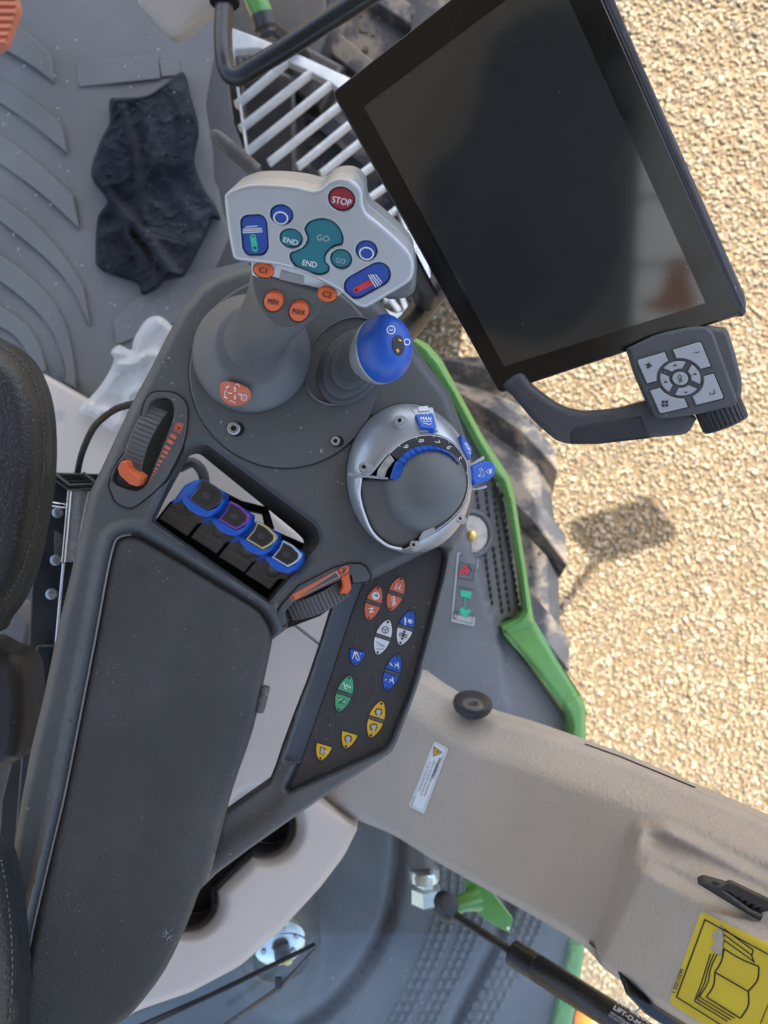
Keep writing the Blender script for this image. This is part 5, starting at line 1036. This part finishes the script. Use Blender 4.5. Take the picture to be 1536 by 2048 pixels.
mb = MB(); q = Pl(967, 945, .5600, (.35, 0, .93)); mb.slab(rc([(943, 934), (963, 923), (979, 921), (990, 929), (993, 945), (980, 961), (951, 971), (944, 960)], [2, 8, 8, 8, 8, 8, 3, 3]), q, -.008, 0, 'blue_plastic', bev=.0015)
mb.stroke(pill((962, 939), (966, 950), 6), 1.1, q, 'grey_print', .0003, True); mb.flat([(955, 951), (960, 948), (961, 955)], q, 'grey_print', .0003); mb.stroke([(978, 938), (972, 943), (978, 948)], 1.3, q, 'grey_print', .0003); mb.flat([(977, 940), (984, 936), (984, 946), (979, 949)], q, 'grey_print', .0003); mb.flat(ell(963, 940, 1.4), q, 'grey_print', .0004)
mb.build('rocker_switch', dial)
mb = MB(); mb.slab(rc([(936, 930), (944, 926), (966, 912), (970, 914), (968, 920), (946, 932), (944, 936)], 2), Pl(955, 922, .563), -.006, 0, 'silver_paint', bev=.0006); mb.slab(rc([(942, 974), (951, 976), (972, 970), (975, 974), (970, 977), (950, 980), (940, 978)], 2), Pl(955, 975, .563), -.006, 0, 'silver_paint', bev=.0006); mb.build('switch_guard', dial)

# ---------------------------------------------------------------- four levers in the slot
def lever(off, s, rim, label, blab):
    ox, oy = off; T = lambda pts: [(ox+x*s, oy+y*s) for x, y in pts]; lv = thing('valve_lever', label, 'lever', P(ox-40*s, oy+90*s, .63), 'blue capped levers in the armrest slot')
    bt = T([(-84, 76), (-64, 53), (-40, 30), (38, 75), (-14, 93), (-31, 113)])
    mb = MB(); base_up = Pl(ox-30, oy+70, .588, (-.25, -.3, .92)); bp = T([(-86, 78), (-66, 52), (-44, 28), (36, 70), (2, 90), (-16, 92), (-30, 113)])
    mb.slab(rc(T([(-87, 78), (-64, 50), (0, 86), (-14, 92), (-31, 114)]), 1.5), base_up, -.014, 0, 'lever_rubber', bev=.0012)
    mb.slab(rc(T([(-66, 52), (-40, 22), (36, 66), (8, 92), (-4, 88)]), 1.5), Pl(ox-20, oy+60, .5845, (-.25, -.3, .92)), -.014, 0, 'lever_rubber', bev=.0012)
    for k in range(3): mb.slab(T([(-78+k*9, 68-k*9), (-76+k*9, 66-k*9), (-22+k*9, 98-k*9), (-24+k*9, 100-k*9)]), base_up, -.002, .0006, 'lever_rubber')
    mb.tube([P(ox-10, oy+45, .575), P(ox-20, oy+60, .59), P(ox-20, oy+62, .628)], .006, 'lever_rubber'); mb.build('rubber_boot', lv)
    cp_ = Pl(ox, oy+30, .5655, (-.12, .14, .97))
    mb = MB(); mb.slab(rc(T([(-62, 47), (-36, 10), (-15, 1), (1, -1), (-7, 19), (-25, 40), (-26, 45)]), 3), Pl(ox-30, oy+20, .5715, (-.35, .0, .93)), -.004, 0, 'blue_plastic', bev=.002)
    mb.slab(rc(T([(-27, 37), (1, -2), (44, 26), (42, 44), (30, 62), (10, 74), (-8, 72), (-26, 60), (-38, 48), (-40, 34)]), 3), cp_, -.014, -.002, 'blue_plastic', bev=.0016, nb=4)
    mb.slab(rc(T([(-40, 33), (-26, 38), (10, 62), (32, 55), (42, 38), (42, 45), (28, 64), (8, 75), (-10, 71), (-27, 60), (-39, 46)]), 2), cp_, -.01, .0012, 'blue_plastic', bev=.0012)
    mb.build('cap', lv)
    wq = rc(T([(-26, 39), (-8, 18), (0, -1), (21, 10), (41, 30), (39.5, 43), (26, 54), (11, 61)]), [1, 4, 1, 4, 1, 3, 5, 1]); c = Vector(T([(8, 32)])[0])
    wi2 = [tuple(c+(Vector(q)-c)*(.84 if rim != 'smoke_rim' else .93)) for q in wq]
    mb = MB(); mb.slab(wq, cp_, -.004, .0016, rim, bev=.0005); cap_r = mb.build('rim', lv)
    mb = MB(); mb.slab(wi2, cp_, -.002, .0020, 'lens_dark', bev=.0003); mb.flat(ell(c.x, c.y, 9*s, 7*s, 20), cp_, 'panel_face', .0022); mb.build('window', lv)
lever((404, 959), 1.0, 'smoke_rim', 'blue capped lever with smoky unrimmed window, foremost and largest of the four', '')
lever((460.5, 1003), .92, 'purple_plastic', 'blue capped lever with purple rim round its window', '')
lever((514.7, 1043.5), .90, 'cream_plastic_rim', 'blue capped lever with pale yellow rim round its window', '')
lever((565.6, 1081), .87, 'pale_blue_rim', 'blue capped lever with white rim round its window, at the rear end of the slot', '')
mb = MB(); mb.slab([(308, 1044), (340, 1004), (372, 985), (596, 1082), (618, 1092), (538, 1204)], Pl(430, 1090, .628), -.004, 0, 'seam_black'); mb.tube([P(430, 985, .64), P(480, 1010, .65), P(530, 1022, .64), P(540, 1060, .64)], .004, 'dark_plastic', 8); mb.build('lever_plate', ar)

# ---------------------------------------------------------------- main joystick
js = thing('joystick', 'large joystick with silver head and STOP button rising from the armrest', 'joystick', P(503, 705, .562))
def pxr(cx, cy, rx, ry, rot, d, n=48): return [P(x, y, d) for x, y in ell(cx, cy, rx, ry, rot, n)][::-1]
mb = MB(); mb.loft([pxr(503, 706, 118, 118, 0, .566), pxr(503, 706, 119, 119, 0, .5610), pxr(503, 705, 117.5, 117.5, 0, .5590), pxr(503, 703, 112, 112, 0, .5560), pxr(505, 698, 98, 98, 0, .5500), pxr(507, 690, 84, 84, 0, .5440), pxr(508, 684, 74, 74, 0, .5410)], 'stick_plastic', False, True)
mb.stroke([(465, 788), (482, 738)], 1.0, Pl(470, 760, .5505), 'housing_plastic', .0); mb.build('gaiter_cap', js, smooth=70)
stkp = Pl.three((440, 775, .5572), (502, 788, .5572), (466, 812, .5590)); 
mb = MB(); mb.loft([pxr(508, 686, 66, 60, 15, .5440), pxr(512, 676, 60, 56, 15, .5360), pxr(520, 664, 59, 55, 15, .5260), pxr(532, 648, 61, 54, 16, .5120), pxr(546, 630, 66, 53, 17, .4980), pxr(558, 614, 70, 52, 18, .4880), pxr(570, 595, 76, 50, 18, .4770), pxr(580, 572, 82, 44, 18, .4660), pxr(588, 560, 80, 34, 18, .4630)], 'stick_plastic'); 
mb.build('stick', js, smooth=70)
sf2 = Pl.three((546, 605, .4600), (597, 625, .4620), (560, 655, .4745))
mb = MB(); fpl = cr([(506, 548), (508, 584), (521, 616), (543, 642), (568, 655), (593, 652), (622, 634), (643, 617), (656, 606), (648, 590), (580, 568), (530, 552)], 4)
mb.slab(fpl, sf2, -.010, 0.0, 'stick_face_plastic', bev=.0012); mb.build('thumb_plate', js)
for tx, c in (('MIN', (546, 605)), ('MAX', (597, 625))):
    mb = MB(); mb.slab(ell(*c, 20.5), sf2, 0, .0004, 'seam_black'); mb.slab(ell(*c, 19), sf2, 0, .0030, 'orange_plastic', bev=.0010); q = lift(sf2, .0030); mb.text(tx, c[0], c[1], 15, Pl(0, 0, 1) if False else q, 'black_print', (.96, .16), .0004, .015, sx=.8); mb.build('thumb_button', js)
hn = Vector((-.03, -.54, .84)); HP = Pl(640, 490, .430, hn)
wp = Pl(560, 560, .4475, (0, -.45, .89))
mb = MB(); mb.slab(rc([(500, 500), (700, 560), (684, 586), (659, 606), (611, 586), (550, 566), (504, 551)], 4), wp, -.010, 0, 'white_plastic', bev=.001); mb.slab([(562, 540), (608, 553), (607, 583), (557, 565)], wp, -.006, .0006, 'silver_edge', bev=.0004)
mb.build('collar', js)
for tx, c, r in (('C1', (527, 541), (21, 14.5)), ('C2', (654, 589), (20, 15))):
    mb = MB(); mb.slab(ell(c[0], c[1], r[0]+1.2, r[1]+1.2, 14), wp, 0, .0005, 'seam_black'); mb.slab(ell(c[0], c[1], *r, 14), wp, 0, .0035, 'orange_plastic', bev=.0012); q = lift(wp, .0035); mb.text(tx, c[0], c[1]+.5, 16, q, 'black_print', (.97, .2), .0006, .02); mb.build('thumb_button', js)
mb = MB(); mb.slab(ell(499, 590, 6, 9), Pl(499, 590, .485, (-.7, 0, .7)), -.004, .002, 'orange_plastic', bev=.0008); mb.build('side_trigger', js)
headp = cr([(448, 400), (452, 388), (465, 380), (498, 370), (546, 369.5), (595, 374.5), (622, 381), (632, 381), (642, 377), (657, 364), (677, 358), (700, 360), (717, 371), (725.5, 387), (727, 408), (735, 427), (758, 446), (791, 475), (819, 505), (828, 527), (827, 550), (816, 567), (774, 593), (738.5, 614), (725.5, 617), (709, 610), (677, 583), (628, 557), (589, 541), (546, 531), (504, 526), (473, 521.5), (464, 510), (455, 462)], 4)
kid = cr(Z(400, 280, 3.072, [(640, 545), (662, 508), (700, 488), (757, 480), (815, 498), (858, 540), (882, 600), (874, 645), (835, 655), (797, 678), (772, 715), (774, 750), (796, 778), (790, 812), (758, 830), (710, 832), (640, 815), (582, 780), (552, 735), (553, 695), (590, 679), (635, 655), (658, 610), (645, 570)]), 4)
wells = {'stop': ell(683, 398, 28, 24.5, 20), 'b1': ell(562.8, 429.7, 24, 21, 15), 'b2': ell(733, 501.5, 22.5, 21, 15), 'end': ell(582, 477, 24, 20, 15), 'go': ell(682, 518.5, 22.5, 20.5, 15), 'kid': kid,
         'p1': rc([(479, 441), (488, 430), (523, 428), (534, 440), (538, 497), (528, 512), (494, 513), (484, 500)], 13), 'p2': pill((712, 574), (757, 549), 50)}
mb = MB(); mb.slab(headp, HP, -.020, 0, 'silver_paint', bev=.0022, nb=4, bevh=.0005, holes=list(wells.values())); mb.build('head_front', js, smooth=32)
mb = MB(); hp2 = [HP.loc(HP.hit(x, y)) for x, y in headp]; hp2 = hp2 if area2(hp2) > 0 else hp2[::-1]; hp3 = inset(hp2, .0006)
mb.slab(hp3, HP, -.0215, -.0195, 'seam_black', metric=True); mb.slab(hp2, HP, -.044, -.0212, 'silver_edge', bev=.0004, metric=True); mb.build('head_back', js, smooth=32)
mb = MB(); mb.slab(cr([(700, 390), (740, 402), (768, 420), (798, 448), (822, 476), (833, 505), (835, 545), (824, 590), (760, 590), (700, 480)], 4), Pl(760, 480, .468, (.1, -.3, .9)), -.03, 0, 'plate_plastic', bev=.004); mb.build('grip_shell', js)
def btn(key, c, m, draw=None, inset_px=1.8, top=-.0012, dish=0.0, name='push_button'):
    w_ = wells[key]; cx_ = sum(q[0] for q in w_)/len(w_); cy_ = sum(q[1] for q in w_)/len(w_); k = 2
    pl2 = [HP.loc(HP.hit(x, y)) for x, y in w_]; pl2 = pl2 if area2(pl2) > 0 else pl2[::-1]; pl2 = inset(pl2, inset_px*.00028)
    mb = MB(); mb.slab(pl2, HP, -.0190, top, m, bev=.0009, metric=True)
    q = Pl(640, 490, .430, hn); q.o = q.o+q.n*top
    if draw: draw(mb, q)
    mb.build(name, js, smooth=32)
btn('stop', 0, 'red_button', lambda mb, q: mb.text('STOP', 683, 403, 19, q, 'white_print', (.98, .2), .0003, .005, sx=.86))
btn('b1', 0, 'blue_button', lambda mb, q: mb.ring(561.5, 436, 15, 2.4, q, 'white_print', .0003, ry=13, rot=15)); btn('b2', 0, 'blue_button', lambda mb, q: mb.ring(733, 507, 15, 2.4, q, 'white_print', .0003, ry=13, rot=15))
btn('end', 0, 'teal_button', lambda mb, q: mb.text('END', 581, 483, 15, q, 'white_print', (.97, .24), .0003, .0, sx=1.05)); btn('go', 0, 'teal_button', lambda mb, q: mb.text('GO', 681, 522, 14, q, 'grey_print', (.99, .14), .0003, .0, sx=.95))
btn('kid', 0, 'teal_button', lambda mb, q: (mb.text('GO', 646, 477, 17, q, 'grey_print', (.98, .18), .0003), mb.text('END', 619, 528, 16, q, 'white_print', (.98, .18), .0003, sx=.95)), 2.2, name='rocker_button')
def pl1(mb, q):
    for k, (a, b) in enumerate((((491, 454), (515, 452)), ((486, 458.5), (523, 456.5)), ((485, 462), (524.5, 460)), ((484.5, 465.5), (525, 463.5)))): mb.stroke([a, b], 1.5, q, 'white_print', .0003)
    mb.flat(pill((506, 474), (510, 498), 12), q, 'mint_print', .0003); mb.stroke([(503, 473), (510, 473)], 1.8, q, 'black_print', .0005); mb.stroke([(506, 496), (514, 496)], 1.8, q, 'black_print', .0005); mb.stroke([(510, 492), (510, 500)], 1.8, q, 'black_print', .0005)
btn('p1', 0, 'blue_button', pl1, 2.2, name='rocker_button')
def pl2_(mb, q):
    for a, b in (((737, 550), (752, 575)), ((741, 549), (757, 573)), ((745, 549), (761, 570.5)), ((751, 549), (764, 566))): mb.stroke([a, b], 1.5, q, 'white_print', .0003)
    mb.flat(pill((712, 580), (739, 566), 12), q, 'red_print', .0003); mb.stroke([(708, 581), (716, 580)], 1.6, q, 'black_print', .0005); mb.stroke([(712, 577), (713, 584)], 1.6, q, 'black_print', .0005); mb.stroke([(737, 566), (741, 564)], 1.8, q, 'black_print', .0005)
btn('p2', 0, 'blue_button', pl2_, 2.2, name='rocker_button')
# arrow sticker on the gaiter cap
stp = [(440, 770), (446, 764), (458, 763), (480, 768), (496, 776), (502, 787), (500, 798), (490, 807), (478, 811), (462, 811), (448, 803), (441, 790)]
ef = Surf(lambda x, y: .5590-np.interp(119-np.hypot(x-503, y-705.5), [0, 1.5, 7, 21, 35, 45], [-.002, 0, .003, .009, .015, .018]))
mb = MB(); m_ef = lambda x, y, s=None: np.array([1])
mb.sheet(cr(stp, 4), lambda x, y, s: ef.f(x, y)-.0007, 'orange_print', step=4, rings=(1.5,))
for pts in ([(452, 776), (458, 772)], [(448, 793), (455, 797)]): mb.stroke(pts, 2.4, ef, 'white_print', .0011)
for a, b in (((470, 784), (470, 776)), ((470, 790), (470, 797)), ((464, 787), (458, 786)), ((476, 788), (482, 789))):
    mb.stroke([a, b], 2.0, ef, 'white_print', .0011); d = (Vector(b)-Vector(a)).normalized(); n_ = Vector((-d.y, d.x)); t_ = Vector(b)+d*2; mb.flat([tuple(t_), tuple(Vector(b)+n_*2.8), tuple(Vector(b)-n_*2.8)], ef, 'white_print', .0011)
mb.ring(488, 795, 6.5, 1.2, ef, 'white_print', .0011); mb.text('C', 488, 795, 8, ef, 'white_print', (1, .2), .0011); mb.stroke([(470, 770), (476, 768), (480, 774)], 1.3, ef, 'white_print', .0011); mb.stroke([(459, 801), (465, 803), (471, 806)], 1.4, ef, 'white_print', .0011); mb.stroke([(453, 779), (449, 786), (451, 792)], 1.3, ef, 'white_print', .0011)
o = mb.build('arrow_sticker', js); o['label'] = 'orange sticker with white direction arrows'

# ---------------------------------------------------------------- small blue joystick
mj = thing('mini_joystick', 'small joystick with blue egg shaped knob on a grey bellows boot', 'joystick', P(697, 730, .57))
mb = MB(); mb.loft([pxr(690, 722, 74, 98, 38, .5655), pxr(691, 721, 72, 95, 38, .5640), pxr(693, 720, 66, 88, 38, .572)], 'plate_plastic', False, False)
mb.loft([pxr(700, 735, 62, 85, 34, .5740), pxr(702, 734, 60, 82, 32, .5640), pxr(702, 733, 53, 74, 32, .5625), pxr(704, 729, 53, 73, 30, .5560), pxr(706, 727, 51, 70, 29, .5545), pxr(707, 726, 44, 61, 28, .5535), pxr(710, 721, 44, 61, 26, .5460), pxr(712, 719, 42, 58, 25, .5445), pxr(713, 718, 35, 49, 24, .5435), pxr(720, 711, 35, 49, 21, .5330), pxr(726, 706, 32, 45, 20, .5270), pxr(733, 703, 29, 39, 15, .5170)], 'rubber_boot', False, True)
mb.build('bellows', mj, smooth=32)
KC = P(767, 698, .492); ka = Vector((.50, .06, .86)).normalized(); R_ = .0148
ku = (Vector((-.12, 1, 0))-ka*ka.dot(Vector((-.12, 1, 0)))).normalized(); kv = ka.cross(ku)
def eggs(mb_, pr__, m_): mb_.loft([[KC+ka*z_+(ku*math.cos(2*math.pi*k/48)*1.14+kv*math.sin(2*math.pi*k/48)*.90)*r_ for k in range(48)] for z_, r_ in pr__], m_, True, True)
mb = MB(); eggs(mb, [(z_*1.12, r_*1.12) for z_, r_ in [(-.026, .0095), (-.020, .0125), (-.012, .0156), (-.006, .0168), (-.0045, .0169), (-.0040, .0162)]], 'silver_edge'); mb.build('collar', mj, smooth=60)
mb = MB(); prof = [(z_*1.12, r_*1.12) for z_, r_ in [(-.0045, .0164), (-.004, .0168), (0, .0170), (.004, .0167), (.008, .0156), (.012, .0134), (.0150, .0104), (.0165, .0072), (.0172, .0036), (.0174, .0003)]]
eggs(mb, prof, 'blue_plastic'); mb.build('knob', mj, smooth=70)
class Rad:
    def hit(s, px, py, h=0.0):
        rr = (P(px, py, 1.0)-CAM).normalized(); t = (KC-CAM).length-.03; best = CAM+rr*t
        for i in range(700):
            q = CAM+rr*t; z = (q-KC).dot(ka); rad = math.hypot((q-KC).dot(ku)/1.14, (q-KC).dot(kv)/.90); e_ = 1+h/.017; zz = z/e_ if z > 0 else z; pr_ = np.interp(zz, [p[0] for p in prof], [p[1] for p in prof])
            if zz < .01949 and rad < pr_*e_: return q
            t += .0001
        return best
rk = Rad(); mb = MB(); mb.disc(797, 690, 12, 21, -8, rk, 'black_print', .0006)
mb.stroke([(797, 679), (803, 682)], 3.2, rk, 'yellow_print', .0010); mb.stroke([(792, 700), (799, 702)], 3.0, rk, 'yellow_print', .0010); mb.stroke([(796, 697), (795, 705)], 3.0, rk, 'yellow_print', .0010)
mb.ring(782, 660, 8.6, 1.5, rk, 'white_print', .0006); mb.text('3', 782, 660, 9, rk, 'white_print', (.1, 1), .0006, .02); mb.ring(814, 684, 6.5, 1.5, rk, 'white_print', .0006, rot=0); mb.build('switch_print', mj)

# ================================================================ MONITOR
mo = thing('touch_monitor', 'large black touchscreen monitor with keypad handle beside the joystick', 'monitor', P(1000, 500, .66))
MP = Pl.three((663, 185, .575), (1000, 787, .60), (1490, 625, .555)); md = .026
A1, A2, A3 = (663, 185), (1000, 787), (1490, 625)
top_l2 = (663+ (840-663)*2.2, 185-(185-40)*2.2); bez = rc([(663, 185), (1000, 787), (1493, 622), (1176, -88), (1000, -95)], [12, 12, 16, 5, 5]); bez = rc([(663, 185), (1000, 787), (1483, 627), (1166, -90), (1014, -90)], [12, 12, 12, 5, 5])
mb = MB(); mb.slab(bez, MP, -.010, 0, 'bezel_glass', bev=.0012); mb.build('bezel', mo)
mb = MB(); mb.slab(rc([(728, 213), (1008, 733), (1411, 606), (1106, -70), (1160, -70), (1040, -50)][:4], 2), MP, -.001, .00025, 'screen_glass'); mb.build('screen', mo)
mb = MB(); mb.slab(rc([(675, 195), (1006, 781), (1487, 629), (1495, 612), (1492, 590), (1216, -30), (1190, -90), (1040, -90)], [10, 12, 8, 8, 20, 5, 5, 5]), MP, -md-.012, -.0035, 'monitor_case', bev=.003); mb.slab(rc([(1180, -60), (1205, -60), (1494, 622), (1486, 634), (1478, 626)], 3), MP, -.02, -.0012, 'monitor_case', bev=.0012)
mb.stroke([(1193, -50), (1484, 618)], 1.6, MP, 'seam_black', -.0009)
mb.slab(rc([(860, 260), (1000, 560), (1280, 470), (1160, 180)], 10), MP, -md-.05, -md-.012, 'monitor_case', bev=.008); mb.build('case', mo)
mb = MB(); mb.slab(rc([(800, 470), (834, 505), (878, 590), (866, 596), (846, 594), (836, 585), (812, 530)], 4), Pl(850, 550, .600), -.04, 0, 'panel_face', bev=.003); mb.tube([MP.hit(1000, 420, -.06), P(940, 520, .68), P(880, 570, .68), P(820, 650, .64), P(780, 690, .60)], .011, 'panel_face', 16); mb.build('support_arm', mo)
GP = Pl.three((1050, 800, .592), (1130, 880, .590), (1400, 790, .560))
gout = cr([(1004, 770), (1021, 790), (1043, 815), (1066, 842), (1105, 877), (1122, 885), (1140, 889), (1195, 889), (1250, 883), (1300, 877), (1340, 873), (1375, 868), (1390, 846), (1391, 832), (1340, 800), (1290, 803), (1237, 817), (1174, 823), (1150, 820), (1133, 816), (1110, 805), (1091, 792), (1063, 770), (1040, 745)], 3)
mb = MB(); mb.slab(gout, GP, -.016, 0, 'monitor_case', bev=.005, nb=5); mb.build('handle', mo, smooth=50)
mb = MB(); mb.slab(rc([(1139, 866), (1152, 851), (1282, 831), (1302, 877), (1195, 889), (1141, 889)], [3, 6, 2, 2, 3, 3]), GP, -.012, .0008, 'grip_rubber', bev=.002); mb.build('grip_pad', mo)
KP = Pl.three((1256, 700, .556), (1320, 836, .560), (1425, 665, .545))
kout = rc([(1256, 696), (1316, 667), (1384, 652), (1414, 652), (1428, 664), (1464, 765), (1478, 803), (1468, 814), (1384, 831), (1321, 838), (1308, 831), (1272, 748)], [6, 20, 20, 8, 8, 20, 8, 6, 20, 6, 8, 10])
mb = MB(); mb.slab(kout, KP, -.012, 0, 'monitor_case', bev=.0025, nb=4); kb = rc([(1290, 680), (1420, 650), (1457, 655), (1472, 700), (1487, 760), (1487, 788), (1478, 806), (1380, 832), (1310, 820)], 10); mb.slab(kb, KP, -.026, -.008, 'monitor_case', bev=.004); kpad = mb.build('keypad', mo, smooth=45)
Q = [(785, 345), (1150, 238), (1284, 563), (918, 652)]; Q = Z(1000, 600, 2.866, Q)
def bil(u, v):
    s, t = (u+1)/2, (v+1)/2; a, b, c, d = (Vector(q) for q in Q); return tuple((1-s)*(1-t)*a+s*(1-t)*b+s*t*c+(1-s)*t*d)
R0 = .70
def key(pts, draw=None):
    mb = MB(); pp_ = [bil(*q) for q in pts]; c = sum((Vector(q) for q in pp_), Vector((0, 0)))/len(pp_); o2 = [tuple(c+(Vector(q)-c)*1.07) for q in pp_]
    mb.slab(o2, KP, -.001, .0003, 'seam_black'); mb.slab(pp_, KP, -.001, .0016, 'key_grey', bev=.0006)
    if draw: draw(mb)
    mb.build('key', kpad)
KS = Pl.three((1256, 700, .556), (1320, 836, .560), (1425, 665, .545)); KS.o = KS.o+KS.n*.0016
for sx_, sy_, kind in ((-1, -1, 'home'), (1, -1, 'help'), (1, 1, 'back'), (-1, 1, 'menu')):
    g_ = .13; arc = []; a0 = math.asin(g_/R0); a1 = math.pi/2-a0
    for k in range(9): a = a1+(a0-a1)*k/8; arc.append((sx_*R0*math.cos(a), sy_*R0*math.sin(a)))
    pts = [(sx_*g_, sy_*1.0), (sx_*.93, sy_*1.0), (sx_*.98, sy_*.98), (sx_*1.0, sy_*.93), (sx_*1.0, sy_*g_)]
    # order: along outer corner then back along the arc
    pts = pts+arc[::-1]
    cu = bil(sx_*.74, sy_*.70)
    def dr_(mb, kind=kind, c=cu):
        x, y = c; K = 'black_print'
        if kind == 'home': mb.flat([(x-7, y-3), (x-1, y-5), (x+6, y), (x+1, y+5), (x-5, y+5), (x-3, y+1)], KS, K, .0004); mb.stroke([(x-1, y-7), (x+7, y+1)], 1.6, KS, K, .0004)
        elif kind == 'help': mb.text('?', x, y, 17, KS, K, (.2, .98), .0005, .0)
        elif kind == 'back': mb.stroke([(x+4, y-5), (x+5, y+4), (x-4, y+5), (x-5, y+1)], 1.5, KS, K, .0004)
        else:
            for i in (-1, 1):
                for j in (-1, 1): mb.flat([(x+i*3.6-2.7, y+j*3.4-2.4), (x+i*3.6+2.7, y+j*3.4-3), (x+i*3.6+3, y+j*3.4+2.4), (x+i*3.6-2.4, y+j*3.4+3)], KS, K, .0004)
    key(pts, dr_)
for k, (a, up) in enumerate(((-90, 1), (0, 2), (90, 3), (180, 4))):
    def pol(r_, an): t = math.radians(an); return (r_*math.cos(t), r_*math.sin(t))
    pts = [pol(.60, a-36+9*i) for i in range(9)]+[pol(.33, a+28-7*i) for i in range(9)]
    cu = bil(*pol(.46, a)); d = Vector((.93, -.3)) if False else None
    key(pts, lambda mb, c=cu: mb.flat([(c[0]-5, c[1]+1.5), (c[0]-.5, c[1]-3.5) if k != 2 else (c[0]+5, c[1]+1), (c[0]+5, c[1]) if k != 2 else (c[0]+.5, c[1]+4.5)], KS, 'black_print', .0004))
mb = MB(); c = bil(0, 0); pts = [(.235*math.cos(t), .235*math.sin(t)) for t in np.linspace(0, 2*math.pi, 25)[:-1]]; key(pts, lambda mb: mb.text('OK', c[0]-1, c[1]+1, 11.5, KS, 'black_print', (.22, .97), .0004, .02))
mb = MB(); wc = P(1440, 838, .572); wax = (P(1474, 742, .545)-P(1440, 830, .570)).normalized()
kx = (KP.hit(1330, 700)-KP.hit(1300, 620)).normalized()
o_w = KP.hit(1438, 818, -.017); axw = (KP.hit(1300, 640)-KP.hit(1322, 690)); axw = (KP.hit(1330, 640)-KP.hit(1350, 686)).normalized()
ring = []
for z, r in ((-.0135, .012), (-.0130, .0155), (-.0115, .0165), (.004, .0165), (.006, .015), (.012, .015)):
    u_ = axw.orthogonal().normalized(); v_ = axw.cross(u_); ring.append([o_w+axw*z+(u_*math.cos(2*math.pi*k/120)+v_*math.sin(2*math.pi*k/120))*(r-(.0009 if (k % 4 < 1 and r > .0160) else 0)) for k in range(120)])
mb.loft(ring, 'grip_rubber'); mb.build('scroll_wheel', mo, smooth=25)
for o in bpy.data.objects:
    if '_o' in o: del o['_o']
